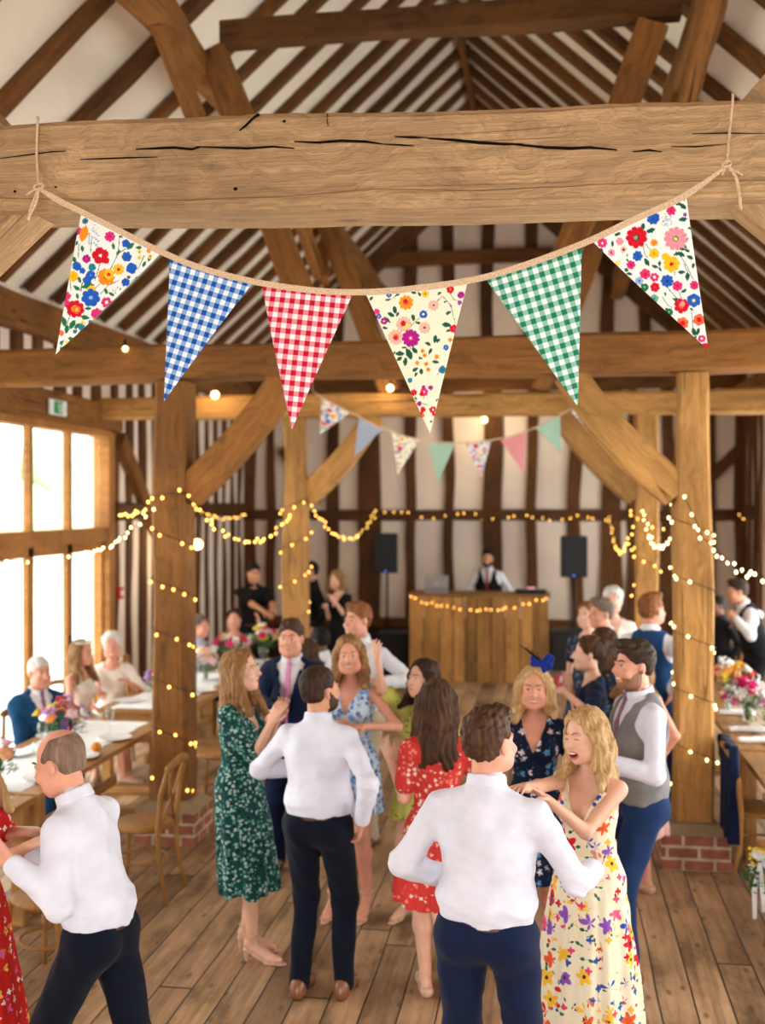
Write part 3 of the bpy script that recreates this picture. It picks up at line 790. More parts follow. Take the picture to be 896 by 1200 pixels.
C['cream'] = fabric('cream_lace', lin(240, 228, 214), folds=.5); C['pinkdress'] = fabric('pale_pink_dress', lin(232, 184, 170), folds=.4)
C['paleblue'] = fabric('pale_blue_shirt', lin(190, 202, 226), folds=.4); C['olive'] = fabric('olive_dress', lin(92, 96, 66), folds=.4)
C['green'] = floral('green_ditsy_dress', lin(16, 66, 62), [(46, .42, 3, [(0, lin(150, 186, 176)), (.35, lin(90, 150, 130)), (.6, lin(10, 30, 34)), (.8, lin(176, 196, 200))], .9, None), (60, .3, -1, [(0, lin(30, 110, 90)), (.5, lin(8, 30, 36))], .7, None)])
C['bluefloral'] = floral('blue_white_floral_dress', lin(206, 222, 240), [(30, .44, 5, [(0, lin(64, 118, 190)), (.5, lin(40, 84, 160)), (.8, lin(120, 166, 220))], .95, lin(230, 236, 246)), (42, .3, -1, [(0, lin(90, 140, 200)), (.6, lin(30, 70, 130))], .8, None)])
C['red'] = floral('red_ditsy_dress', lin(206, 58, 52), [(38, .36, 5, [(0, lin(244, 214, 196)), (.6, lin(232, 130, 110))], .62, None), (56, .28, -1, [(0, lin(236, 168, 150)), (.6, lin(170, 30, 36))], .6, None)])
C['maxi'] = floral('cream_floral_maxi_dress', lin(236, 222, 192), [
    (17, .36, -1, [(0, lin(24, 84, 56)), (.45, lin(36, 110, 84)), (.8, lin(46, 60, 44))], .85, None),
    (13, .40, 5, [(0, lin(206, 30, 34)), (.22, lin(240, 186, 50)), (.42, lin(44, 76, 170)), (.58, lin(140, 80, 180)), (.72, lin(232, 96, 130)), (.86, lin(226, 90, 40))], .82, lin(90, 40, 24)),
    (25, .34, 4, [(0, lin(220, 70, 110)), (.3, lin(48, 84, 160)), (.55, lin(240, 176, 60)), (.75, lin(196, 30, 44))], .4, None)])
C['redfloral'] = floral('red_garden_floral_dress', lin(196, 30, 22), [(20, .34, 5, [(0, lin(240, 200, 190)), (.4, lin(236, 180, 80)), (.7, lin(214, 90, 150))], .5, lin(160, 40, 40)), (30, .3, 4, [(0, lin(246, 226, 220)), (.5, lin(206, 120, 60))], .4, None)])
C['navyfloral'] = floral('navy_floral_dress', lin(14, 24, 52), [(22, .36, 5, [(0, lin(230, 226, 230)), (.4, lin(90, 150, 190)), (.75, lin(226, 196, 190))], .62, lin(40, 90, 130)), (34, .3, -1, [(0, lin(60, 120, 150)), (.6, lin(24, 60, 110))], .7, None)])
C['yellow'] = floral('yellow_green_leaf_dress', lin(196, 196, 96), [(22, .4, -1, [(0, lin(96, 120, 50)), (.5, lin(60, 80, 40)), (.8, lin(232, 226, 160))], .8, None)])
C['darkfloral'] = floral('dark_floral_dress', lin(30, 44, 60), [(30, .34, 5, [(0, lin(120, 140, 160)), (.5, lin(150, 120, 130))], .6, None)])
# ------------------------------------------------------------------ person builder
def ik(S, T, L1, L2, hint):
    S, T = np.asarray(S, float), np.asarray(T, float); d = T - S; D = np.linalg.norm(d)
    if D > (L1 + L2) * .995: T = S + d / D * (L1 + L2) * .995; d = T - S; D = np.linalg.norm(d)
    if D < .08: T = S + nz(d) * .08; d = T - S; D = .08
    a = (L1 * L1 - L2 * L2 + D * D) / (2 * D); hh = math.sqrt(max(0, L1 * L1 - a * a)); u = d / D
    hv = np.asarray(hint, float); hv = hv - u * (hv @ u); hv = nz(hv)
    return S + u * a + hv * hh, T
def hand(sd, W, f, nrm, s, curl=.5, spread=.25, m=0, k=.004, sc_=1.0, thumb_side=1):
    """W wrist, f towards fingers, nrm palm normal; thumb_side gives the side of the thumb"""
    f = nz(f); nrm = nz(nrm - f * (nrm @ f)); sd_ = np.cross(f, nrm) * thumb_side; c = sc_
    for o in (-.028, -.010, .010, .026):
        sd.cone(W + f * .015 * c + sd_ * o * .55 * c, W + f * .085 * c + sd_ * o * c, .0155 * c, .0115 * c, .010, m)
    for i, (o, L) in enumerate(((-.031, .058), (-.011, .074), (.010, .080), (.030, .070))):
        b = W + f * .088 * c + sd_ * o * c; d = nz(f + sd_ * o * spread * 12)
        th = 0; r = .0092 * c; cu = curl * (1.15 - .12 * i)
        for j, fr in enumerate((.45, .32, .23)):
            th += cu * (.55 if j == 0 else .8)
            dd = d * math.cos(th) + nrm * math.sin(th); e = b + dd * L * fr * c
            sd.cone(b, e, r, r * .9, k, m); b = e; r *= .9
    b = W + f * .022 * c + sd_ * .026 * c
    d1 = nz(f * .75 + sd_ * .6 + nrm * .35); e = b + d1 * .040 * c; sd.cone(b, e, .0135 * c, .0105 * c, .008, m)
    d2 = nz(f * 1.0 + sd_ * (.25 - curl * .3) + nrm * (.3 + curl * .5)); sd.cone(e, e + d2 * .032 * c, .0105 * c, .0085 * c, k, m)
PEOPLE = []
def person(label, pos, face, H=1.75, sex='m', skin='fair', hair='brown', style='short', h=.009, lean=0, side=0, twist=0, head=(0, 0, 0),
           handL=None, handR=None, elbL=None, elbR=None, palmL=None, palmR=None, curl=.5, feet=None, seated=False, heel=0,
           top=None, bottom=None, dress=None, vest=None, jacket=None, tie=None, mouth='smile', beard=None, shoes='shoe', hairlen=.28, wide=1.0,
           sleeves='long', skirt=None, belt=True, eyes='open', hairwave=0, group=None, extras=None, neckline='v', nolegs=False, hemz=None, hipshift=0, ponytail=False):
    """pos: ground point; face: heading in degrees (180 = left, -90 = towards the camera).  Local frame: x to the person's right, y forward."""
    f = math.radians(face); root = thing('person', label, 'person', (pos[0], pos[1], 0), f - PI / 2, group)
    c0, s0 = math.cos(f - PI / 2), math.sin(f - PI / 2)
    def loc(p):
        if p is None: return None
        p = np.asarray(p, float)
        dx, dy = p[0] - pos[0], p[1] - pos[1]; return V3(c0 * dx + s0 * dy, -s0 * dx + c0 * dy, p[2])
    S = H / 1.75; male = sex == 'm'; W = wide
    lift = heel * .055
    # skeleton
    pz = (.53 if seated else .95 * S + lift)
    pel = V3(hipshift, -.02 if not seated else 0, pz)
    R = rotm('Z', math.radians(twist)) @ rotm('Y', math.radians(side)) @ rotm('X', -math.radians(lean))
    R1 = rotm('Y', math.radians(side * .5)) @ rotm('X', -math.radians(lean * .5)) @ rotm('Z', math.radians(twist * .4))
    def T(x, y, z, r=None): return pel + (R if r is None else r) @ (V3(x, y, z) * S)
    sw = (.172 if male else .150) * W
    shL, shR = T(-sw, -.005, .438), T(sw, -.005, .438)
    neck0 = T(0, -.01, .50); neckT = T(0, .014, .605)
    Rh = R @ rotm('Z', math.radians(head[0])) @ rotm('X', math.radians(head[1] + lean * .6)) @ rotm('Y', math.radians(head[2]))
    hs = S ** .35 * (1.05 if male else 1.0)
    hc = neckT + Rh @ (V3(0, .015, .068) * hs)
    def Hd(x, y, z): return hc + Rh @ (V3(x, y, z) * hs)
    hipw = .092 * S * W
    hipL, hipR = pel + V3(-hipw, 0, -.04 * S), pel + V3(hipw, 0, -.04 * S)
    UL, LL = .43 * S, .42 * S
    if seated:
        feet = feet or ((-.11, .42), (.12, .40))
        if feet == 'straight': feet = ((-.1, .45), (.1, .45))
        kn = [ik(hp, (fx, fy, .09 + lift), UL, LL, (0, 1, .9)) for hp, (fx, fy) in zip((hipL, hipR), feet)]
    else:
        feet = feet or ((-.10, -.02), (.10, .02))
        kn = [ik(hp, (fx, fy, .085 * S + lift * .9), UL, LL, (0, 1, 0)) for hp, (fx, fy) in zip((hipL, hipR), feet)]
    UA, FA = .285 * S, .255 * S
    dl = lambda sx: T(sx * (sw + .06), .04, -.02)
    tL = loc(handL) if handL is not None and not isinstance(handL, str) else dl(-1)
    tR = loc(handR) if handR is not None and not isinstance(handR, str) else dl(1)
    def hint(e, sx): return np.array(e, float) if e is not None else V3(sx * .6, -1, -.5)
    eL, wL = ik(shL, tL, UA, FA, hint(elbL, -1)); eR, wR = ik(shR, tR, UA, FA, hint(elbR, 1))
    # ---------------- body: one continuous surface
    b = SD(h); K = .03
    if male:
        b.ell(T(0, 0, 0, R1), (.158 * W * S, .112 * S, .125 * S), R1, .05); b.ell(T(0, .01, .17, R1), (.142 * W * S, .105 * S, .15 * S), R1, .06); b.ell(T(0, .0, .34), (.168 * W * S, .112 * S, .165 * S), R, .06)
    else:
        b.ell(T(0, -.005, -.01, R1), (.165 * W * S, .118 * S, .13 * S), R1, .05); b.ell(T(0, .005, .17, R1), (.120 * W * S, .092 * S, .14 * S), R1, .06); b.ell(T(0, 0, .34), (.142 * W * S, .098 * S, .15 * S), R, .06)
        for sx in (-1, 1): b.ell(T(sx * .068, .078, .325), (.058 * S, .055 * S, .058 * S), R, .04)
    for sx in (-1, 1): b.cone(T(0, -.018, .478), T(sx * sw * .88, -.01, .434), .050 * S, .042 * S, .05)
    nr = .056 if male else .045
    b.cone(neck0, Hd(0, -.02, -.03), nr * S, nr * .95 * S, .035)
    ar = 1.0 if male else .84
    for sh, el, wr in ((shL, eL, wL), (shR, eR, wR)):
        b.cone(sh, el, .044 * ar * S, .037 * ar * S, .03); b.cone(el, wr, .040 * ar * S, .0265 * ar * S, .02)
    bare_leg = dress is not None
    for hp, (kk, an), sx in ((hipL, kn[0], -1), (hipR, kn[1], 1)):
        if nolegs: b.cone(hp, hp + (kk - hp) * .5, .08 * S, .07 * S, .03); continue
        b.cone(hp, kk, .085 * S, .054 * S * (.9 if bottom else 1), .03); cf = kk + (an - kk) * .3 + V3(0, -.012, 0)
        q_ = .78 if bottom else 1
        b.cone(kk, cf, .052 * S * q_, .054 * S * q_, .03); b.cone(cf, an, .050 * S * q_, .033 * S * q_, .03)
        ft = V3((an[0] - pel[0]) * .25, 1, 0); ft = nz(ft)
        ball = an + ft * .115 * S; ball[2] = .028 + lift * .15
        b.cone(an + V3(0, -.02, -.03), ball, .033 * S, .03 * S, .02); b.cone(ball, ball + ft * .05 - V3(0, 0, .004), .032, .022, .015, flat=((0, 0, 1), .7))
    for wr, el, pm, sx in ((wL, eL, palmL, -1), (wR, eR, palmR, 1)):
        fd = nz(wr - el)
        pn = np.array(pm, float) if pm is not None else (V3(-sx, 0, -.2) if abs(fd[2]) > .6 else V3(-sx * .4, .1, -1))
        ts = 1 if np.cross(fd, nz(pn - fd * (pn @ fd))) @ V3(0, 1, .9) > 0 else -1
        hand(b, wr, fd, pn, sx, curl, m=0, k=min(.004, h * .4), sc_=(1.0 if male else .9) * S, thumb_side=ts)
    # head
    def he(c, r, k, m=0, op='u', rr=None): b.ell(Hd(*c), np.array(r) * hs, Rh if rr is None else Rh @ rr, k, m, op)
    def hcn(a, c, ra, rb, k, m=0): b.cone(Hd(*a), Hd(*c), ra * hs, rb * hs, k, m)
    he((0, -.018, .045), (.075, .093, .082), .03); he((0, .028, -.025), (.060, .066, .078), .035)
    hcn((-.03, .045, -.075), (.03, .045, -.075), .028, .028, .03); he((0, .068, -.092), (.022, .018, .018), .02)
    he((-.052, .01, -.055), (.018, .04, .03), .03); he((.052, .01, -.055), (.018, .04, .03), .03)
    bw_ = 1.0 if male else .8; near = h <= .0085
    he((-.03, .094, .014), (.017, .012, .011), 0, 0, 's') if False else None
    for sx in (-1, 1):
        b.fn(*(lambda c=Hd(sx * .031, .097, .012), r=hs: ((lambda x, y, z: np.sqrt((x - c[0]) ** 2 + (y - c[1]) ** 2 + (z - c[2]) ** 2) - .0175 * r), c - .02, c + .02))(), 0, None, 's')
        he((sx * .031, .071, .010), (.0150, .0135, .0120), .003, 0)
        if not near: he((sx * .031, .0825, .010), (.0105, .005, .0050), .001, 3)
        hcn((sx * .018, .085, .0185), (sx * .033, .084, .0215), .0048, .0048, .005); hcn((sx * .033, .084, .0215), (sx * .046, .074, .017), .0048, .004, .005)       # lid fold
        if not near: hcn((sx * .015, .0915, .032), (sx * .034, .0885, .0385), .0042 * bw_, .0040 * bw_, .004, 4); hcn((sx * .034, .0885, .0385), (sx * .050, .074, .034), .0040 * bw_, .0025, .004, 4)   # brow
        he((sx * .042, .068, -.028), (.022, .020, .018), .02)                              # cheek
        he((sx * .077, -.008, -.002), (.009, .018, .030), .006); he((sx * .080, .004, -.004), (.006, .006, .014), .003)
    hcn((0, .088, .018), (0, .110, -.018), .0085, .0115, .012); he((-.011, .098, -.021), (.009, .010, .008), .006); he((.011, .098, -.021), (.009, .010, .008), .006)
    if mouth == 'laugh': he((0, .076, -.060), (.033, .017, .025), .008, 0)
    else: he((0, .076, -.054), (.024, .014, .014), .01, 0)
    if not near:
        hcn((-.020, .084, -.054), (.020, .084, -.054), .0050, .0050, .004, 1)
        if mouth != 'closed': he((0, .0885, -.055), (.015, .006, .0040), .001, 5)
    if beard:
        c1 = Hd(0, .02, -.065)
        bd = lambda x, y, z: beard_region(x, y, z)
        Ri = Rh.T
        def beard_region(x, y, z):
            px, py, pz = x - hc[0], y - hc[1], z - hc[2]
            lx = (Ri[0, 0] * px + Ri[0, 1] * py + Ri[0, 2] * pz) / hs; ly = (Ri[1, 0] * px + Ri[1, 1] * py + Ri[1, 2] * pz) / hs; lz = (Ri[2, 0] * px + Ri[2, 1] * py + Ri[2, 2] * pz) / hs
            jaw = np.maximum(lz + .045 + .0 * lx + np.where(ly < .05, -(.05 - ly) * .9, 0), -lz - .125)
            lipz = .016 - np.sqrt((lx * .55) ** 2 + (lz + .056) ** 2)
            return np.maximum(np.maximum(jaw, lipz * 1.0), -ly - .005)
        b.fn(beard_region, hc - .16, hc + .16, 0, 7, 'p')
    body = b.build('body', [SK[skin], LIP if sex == 'f' else LIPM, EYEW, EYED, HM_[hair if hair != 'white' else 'grey'], TEETH, MOUTH, HM_[beard] if beard else SK[skin]], root)
    if near:
        g_ = lambda: SD(.0021)
        def P2(f, kind, *a): pass
        for sx in (-1, 1):
            if eyes == 'open':
                e = g_(); e.ell(Hd(sx * .031, .0735, .0095), np.array((.0135, .0125, .0062)) * hs, Rh, 0, 0); e.fn(*(lambda c=Hd(sx * .031, .086, .0098): ((lambda x, y, z: np.sqrt((x - c[0]) ** 2 + (y - c[1]) ** 2 + (z - c[2]) ** 2) - .0058 * hs), c - .01, c + .01))(), 0, 1, 'p')
                e.build('eye', [EYEW, EYED], body)
            e = g_(); zz = .0145 if eyes == 'open' else .0085
            e.chain([Hd(sx * .0175, .0845, zz - .005), Hd(sx * .025, .0862, zz), Hd(sx * .035, .0845, zz + .0005), Hd(sx * .0445, .0775, zz - .0045)], [.0012, .0018, .0020, .0014], .002); e.build('lashes', EYED, body)
            e = g_(); e.chain([Hd(sx * .014, .0925, .031), Hd(sx * .026, .0915, .0362), Hd(sx * .038, .0865, .0378), Hd(sx * .050, .0745, .0325)], [.0034 * bw_, .0038 * bw_, .0034 * bw_, .0016], .003); e.build('eyebrow', HM_[hair if hair not in ('white', 'blonde') else 'darkblonde' if hair == 'blonde' else 'grey'], body)
        lm = LIP if sex == 'f' else LIPM
        if mouth == 'laugh':
            e = g_(); e.ell(Hd(0, .0865, -.060), np.array((.0262, .0125, .0142)) * hs, Rh, 0); mo = e.build('open_mouth', MOUTH, body)
            e = g_(); e.ell(Hd(0, .0895, -.0530), np.array((.0225, .0115, .0068)) * hs, Rh, 0); e.build('teeth', TEETH, body)
            e = g_(); n = 14; pts = []; rr_ = []
            for i in range(n + 1):
                t = 2 * PI * i / n; X_, Z_ = .0285 * math.cos(t), .0165 * math.sin(t) * (1 if math.sin(t) < 0 else .72)
                pts.append(Hd(X_, .0945 - X_ * X_ * 13 - max(0, -Z_) * .10, -.061 + Z_)); rr_.append(.0028 + .0022 * abs(math.sin(t)))
            e.chain(pts, rr_, .002); e.build('lips', lm, body)
        elif mouth == 'smile':
            e = g_(); e.ell(Hd(0, .0800, -.0545), np.array((.0255, .0140, .0068)) * hs, Rh, 0); e.build('teeth', TEETH, body)
            e = g_()
            for A_, r_ in (([(-.031, .0735, -.0455), (-.016, .0875, -.0488), (0, .0915, -.0485), (.016, .0875, -.0488), (.031, .0735, -.0455)], (.0018, .0030, .0034, .0030, .0018)), ([(-.030, .0740, -.0465), (-.016, .0855, -.0600), (0, .0895, -.0632), (.016, .0855, -.0600), (.030, .0740, -.0465)], (.0018, .0036, .0044, .0036, .0018))):
                e.chain([Hd(*p) for p in A_], r_, .002)
            e.build('lips', lm, body)
        else:
            e = g_()
            e.chain([Hd(-.022, .0790, -.0545), Hd(-.010, .0895, -.0525), Hd(0, .0905, -.0535), Hd(.010, .0895, -.0525), Hd(.022, .0790, -.0545)], (.0018, .0034, .0034, .0034, .0018), .002)
            e.chain([Hd(-.018, .0820, -.0570), Hd(0, .0895, -.0600), Hd(.018, .0820, -.0570)], (.002, .0046, .002), .002); e.build('lips', lm, body)
    # ---------------- hair
    Ri = Rh.T
    def hl(x, y, z):
        px, py, pz = x - hc[0], y - hc[1], z - hc[2]
        return ((Ri[0, 0] * px + Ri[0, 1] * py + Ri[0, 2] * pz) / hs, (Ri[1, 0] * px + Ri[1, 1] * py + Ri[1, 2] * pz) / hs, (Ri[2, 0] * px + Ri[2, 1] * py + Ri[2, 2] * pz) / hs)
    hd = SD(min(h, .008))
    def hhe(c, r, k=.02): hd.ell(Hd(*c), np.array(r) * hs, Rh, k)
    if style in ('short', 'crop', 'bald', 'quiff'):
        t = {'short': .007, 'crop': .005, 'bald': .003, 'quiff': .009}[style]
        hhe((0, -.018, .045), (.075 + t, .093 + t, .082 + t * (1.6 if style != 'bald' else 1)))
        hhe((0, -.045, -.005), (.061 + t, .054 + t * .5, .06))
        if style == 'quiff': hd.ell(Hd(0, .045, .115), np.array((.055, .045, .026)) * hs, Rh, .02); hd.ell(Hd(.02, .07, .118), np.array((.03, .025, .018)) * hs, Rh, .015)
        if style == 'short': hd.ell(Hd(.01, .03, .112), np.array((.058, .055, .026)) * hs, Rh, .02)
        def facecut(x, y, z):
            lx, ly, lz = hl(x, y, z)
            front = np.maximum(ly - .0 - np.clip(lz - .0, 0, .09) * .85 - .012, -99)        # in front of this the face is bare
            hl_ = np.minimum(.012 + np.clip(lz, 0, .1) * .9, .082) if style != 'bald' else .034 + np.clip(lz, -.1, .1) * .1
            c1 = hl_ - ly          # negative in front of the hairline
            c2 = lz - .088 if style == 'bald' else lz * 0 - 1
            low = lz + .043 - np.clip(ly + .02, 0, .1) * 1.0
            keep = np.maximum(-(c1), -(low))
            if style == 'bald': keep = np.maximum(keep, lz - .100 + np.clip(ly + .02, 0, 1) * 1.1)
            ear = .028 - np.sqrt((ly + .002) ** 2 + (lz + .004) ** 2) + (np.abs(lx) < .06) * -.05
            return np.maximum(keep, ear * 1.0)
        hd.keep(facecut)
        if style != 'bald': hd.disp(folds(.0035 if style == 'quiff' or style == 'short' else .0015, 3, .035))
    else:
        L = hairlen
        hhe((0, -.020, .048), (.086, .104, .092))
        if style in ('long', 'bob', 'wavy', 'half'):
            for q, (ax, ay) in enumerate(((-.06, -.045), (-.03, -.075), (0, -.085), (.03, -.075), (.06, -.045), (-.078, -.015), (.078, -.015), (-.082, .012), (.082, .012))):
                fr = q >= 5; a = Hd(ax * .95, ay, .02)
                Lq = L * (1 - .12 * (q % 3)) * (.85 if q >= 7 else 1)
                # drop to the shoulders, then lie over the back or the front of them
                mid = Hd(ax * (1.02 if fr else 1.05), ay * .95 - (.0 if fr else .01), -.09)
                dn = mid + V3(0, 0, -max(.02, Lq - .09))
                if fr: off = (shR - shL) / np.linalg.norm(shR - shL) * (ax * .35); dn = dn + off + R @ V3(0, .035 if q < 7 else .075, 0)
                else: dn = dn + R @ V3(ax * .25, -.035, 0)
                r0, r1 = (.030, .022) if fr else (.040, .030)
                wv = .012 * hairwave
                if wv:
                    pts = [a]; n = 6
                    for j in range(1, n + 1):
                        t_ = j / n; base = (a + (mid - a) * min(1, t_ * 2)) if t_ < .5 else mid + (dn - mid) * (t_ * 2 - 1)
                        pts.append(base + Rh @ V3(math.sin(t_ * 11 + q) * wv, math.cos(t_ * 9 + q * 2) * wv, 0))
                    hd.chain(pts, [r0 + (r1 * .9 - r0) * j / n for j in range(n + 1)], .02)
                else: hd.cone(a, mid, r0, r0 * .95, .03); hd.cone(mid, dn, r0 * .95, r1, .03)
        if style == 'updo': hhe((0, -.105, .07), (.05, .045, .045), .02); hhe((0, -.08, .0), (.06, .04, .04), .03)
        if style == 'bouffant': hhe((0, -.03, .07), (.092, .10, .085), .03); hhe((0, -.07, -.01), (.082, .055, .06), .03)
        if ponytail: hd.cone(Hd(0, -.11, .05), Hd(0, -.15, -.05), .03, .03, .02); hd.cone(Hd(0, -.15, -.05), Hd(0, -.14, -.22), .03, .015, .02)
        def facecut2(x, y, z):
            lx, ly, lz = hl(x, y, z)
            # open face oval
            e = np.sqrt((lx / .066) ** 2 + ((lz + .02) / .112) ** 2) - 1
            op = np.maximum(e * .06, .0 - ly)
            return -op
        n_ = 26
        def strands(x, y, z):
            lx, ly, lz = hl(x, y, z); th = np.arctan2(lx, -ly + .001)
            return .0035 * np.sin(th * n_ + 3 * np.sin(lz * 22)) + .002 * np.sin(th * 57 + lz * 10)
        hd.disp(strands)
        hd.disp(folds(.003, 5, .06, (1, 1, .5)))
        hd.keep(facecut2)
    hd.build('hair', HM_[hair], root)
    # ---------------- clothes
    def zcut(zv, keep_above=True):
        return (lambda x, y, z: zv - z) if keep_above else (lambda x, y, z: z - zv)
    wz = pel[2] + .035 * S
    def torso(g, o, arms='long', cutf=None, chest=0, sleeve_o=None, armk=.03, k=.05):
        so = o if sleeve_o is None else sleeve_o
        if male:
            g.ell(T(0, 0, 0, R1), ((.158 * W + o) * S, (.112 + o) * S, (.125 + o) * S), R1, k); g.ell(T(0, .01, .17, R1), ((.150 * W + o) * S, (.110 + o) * S, .16 * S), R1, k + .01); g.ell(T(0, .0, .34), ((.168 * W + o) * S, (.112 + o) * S, (.165 + o) * S), R, k + .01)
        else:
            g.ell(T(0, -.005, -.01, R1), ((.165 * W + o) * S, (.118 + o) * S, (.13 + o) * S), R1, k); g.ell(T(0, .005, .17, R1), ((.120 * W + o) * S, (.092 + o) * S, (.14 + o) * S), R1, k + .01); g.ell(T(0, 0, .34), ((.142 * W + o) * S, (.098 + o) * S, (.15 + o) * S), R, k + .01)
            for sx in (-1, 1): g.ell(T(sx * .068, .078, .325), ((.058 + o) * S, (.055 + o) * S, (.058 + o) * S), R, .04)
        e = .93
        for sx in (-1, 1): g.cone(T(0, -.018, .478), T(sx * sw * .88, -.01, .434), (.050 + o) * S, (.042 + o) * S, .05)
        if cutf is not None: g.keep(cutf)
        if arms:
            for sh, el, wr in ((shL, eL, wL), (shR, eR, wR)):
                if arms == 'long':
                    fw = nz(wr - el); cu = wr - fw * .012
                    g.cone(sh, el, (.042 * ar + so) * S, (.036 * ar + so) * S, armk); g.cone(el, cu - fw * .05, (.040 * ar + so) * S, (.034 * ar + so) * S, .025); g.cone(cu - fw * .045, cu - fw * .005, (.031 * ar + so) * S, (.031 * ar + so) * S, .008)
                elif arms == 'short':
                    t = sh + (el - sh) * .72; g.cone(sh, t, (.047 * ar + so) * S, (.050 * ar + so) * S, armk)
                elif arms == 'elbow':
                    g.cone(sh, el + (sh - el) * .08, (.050 * ar + so) * S, (.050 * ar + so) * S, armk)
        return g
    sd_i = int(abs(pos[0]) * 100 + abs(pos[1]) * 31) % 997
    bare = []
    if bottom:
        g = SD(max(h, .008)); o = .012
        g.ell(T(0, 0, 0, R1), ((.158 * W + o) * S, (.114 + o) * S, (.12 + o) * S), R1, .05)
        for sx, hp, (kk, an) in ((-1, hipL, kn[0]), (1, hipR, kn[1])):
            g.ell(hp + V3(0, -.035 * S, -.0), (.085 * S, .085 * S, .10 * S), None, .05)
            g.cone(hp, kk, .100 * S, .072 * S, .03); g.cone(kk, an + (an - kk) * .03 + V3(0, 0, .0), .070 * S, .054 * S, .03)
        g.keep(zcut(wz + .008, False) if not seated else (lambda x, y, z: z - (pel[2] + .09)))
        g.disp(folds(.0035, sd_i + 1, .13, (1, 1, .7)))
        t = g.build('trousers', bottom, root)
        if belt and not seated and not jacket:
            g = SD(.007); ring = SD(.007)
            o = .0165
            g.ell(T(0, 0, 0, R1), ((.158 * W + o) * S, (.112 + o) * S, (.125 + o) * S), R1, .05); g.ell(T(0, .01, .17, R1), ((.146 * W + o) * S, (.108 + o) * S, .16 * S), R1, .06)
            g.keep(lambda x, y, z: np.abs(z - (wz + .004)) - .017); g.build('belt', C['belt'], t)
        if shoes:
            for hp, (kk, an) in ((hipL, kn[0]), (hipR, kn[1])):
                ft = nz(V3((an[0] - pel[0]) * .25, 1, 0)); hb = V3(an[0], an[1], 0)
                g = SD(.007)
                g.cone(hb - ft * .045 + V3(0, 0, .035), hb + ft * .14 + V3(0, 0, .03), .038, .038, .02); g.cone(hb + ft * .14 + V3(0, 0, .028), hb + ft * .195 + V3(0, 0, .02), .038, .022, .02)
                g.cone(hb - ft * .03 + V3(0, 0, .07), hb + ft * .03 + V3(0, 0, .055), .040, .034, .03)
                g.fn(lambda x, y, z: z - .014 + 0 * x + 0 * y, hb - .3, hb + .3, 0, 1, 'p')
                g.keep(zcut(0)); g.build('shoe', [C[shoes], C['sole']], root)
    if top:
        hh_ = max(h, .007); g = SD(hh_)
        def bl():
            g.ell(T(0, -.005, .10, R1), ((.150 * W + (.03 if not (vest or jacket) else .01)) * S, (.115 + (.022 if not (vest or jacket) else .006)) * S, .085 * S), R1, .05)
        bl()
        wcut = (lambda x, y, z: (wz + .0) + .004 * np.sin(x * 30 + y * 22) - z) if not seated else (lambda x, y, z: (pel[2] - .04) - z)
        torso(g, .014, sleeves, cutf=wcut, sleeve_o=.012)
        g.cone(T(0, -.012, .50), T(0, .0, .535), (nr + .020) * S, (nr + .015) * S, .02)
        # neck opening
        ca, cb = T(0, .012, .52), T(0, .045, .60)
        nk = SD(); nk.cone(ca, cb, (nr + .004) * S, (nr + .014) * S)
        o_ = nk.ops[0]; g.cut(o_[1], o_[2], o_[3])
        cv = .3 if (vest or jacket) else 1
        g.disp(folds(.0036 * cv, sd_i, .15, (1, 1, .7))); g.disp(folds(.0012 * cv, sd_i + 7, .06, (1, 1, 1)))
        def crease(x, y, z):
            a = np.exp(-((z - wz - .10) / .09) ** 2) * .0035; u = np.sin(z * 95 + 2.2 * np.sin(x * 17 + y * 13) + x * 9)
            o = -a * np.clip(u - .3, 0, 1) ** 1
            for el in (eL, eR):
                q = (x - el[0]) ** 2 + (y - el[1]) ** 2 + (z - el[2]) ** 2; o = o - .0042 * np.exp(-q / .0075) * np.clip(np.sin(z * 120 + x * 60 + y * 50 + 2 * np.sin(x * 30)) - .1, 0, 1)
            return o
        if not (vest or jacket) or True: g.disp(crease)
        st = g.build('shirt', top, root); gs = g
        # collar
        g = SD(.006)
        def collar(x, y, z):
            q = np.stack(np.broadcast_arrays(x, y, z), -1) - T(0, -.004, .53)
            l = q @ (R @ rotm('X', math.radians(-14)))
            rr_ = np.sqrt((l[..., 0] / 1.0) ** 2 + (l[..., 1] / 1.05) ** 2); d = np.abs(rr_ - (nr + .014 - .10 * np.clip(l[..., 2], -.02, .05)) * S) - .0055
            gap = .010 + np.clip(.02 - l[..., 2], 0, .05) * .2
            d = np.maximum(d, np.abs(l[..., 2] - .012) - .024)
            return np.maximum(d, np.minimum(l[..., 1], gap - np.abs(l[..., 0])))
        cc = T(0, 0, .53); g.fn(collar, cc - .11, cc + .11, 0); g.build('collar', top, st)
    gs_ = locals().get('gs'); surf = [gs_]
    def frontY(z_rel, x=0, o=.03):
        if surf[0] is not None and z_rel < .5: return surf[0].front(T(x, 0, z_rel), R @ V3(0, 1, 0)) / S
        return frontY0(z_rel)
    def frontY0(z_rel):
        """front surface of the chest at height z_rel above the pelvis"""
        prof = [(-.1, .125), (.05, .125), (.2, .128), (.3, .127), (.4, .11), (.46, .085), (.50, .062)]
        for (a, bq), (c_, d_) in zip(prof, prof[1:]):
            if z_rel <= c_: return bq + (d_ - bq) * (z_rel - a) / (c_ - a)
        return .06
    if tie:
        g = SD(.006); pts = [T(0, frontY0(.525) + .010, .525)] + [T(0, frontY(zz) + .004, zz) for zz in (.46, .38, .28, .17, .10)]
        ws = [.014, .020, .026, .031, .036, .010]
        ax = R @ V3(0, 1, 0)
        for i in range(5): g.cone(pts[i], pts[i + 1], ws[i], ws[i + 1], .008, flat=(ax, .3))
        g.ell(T(0, frontY0(.525) + .014, .526), (.018, .014, .020), R, .01); g.build('tie', tie, root)
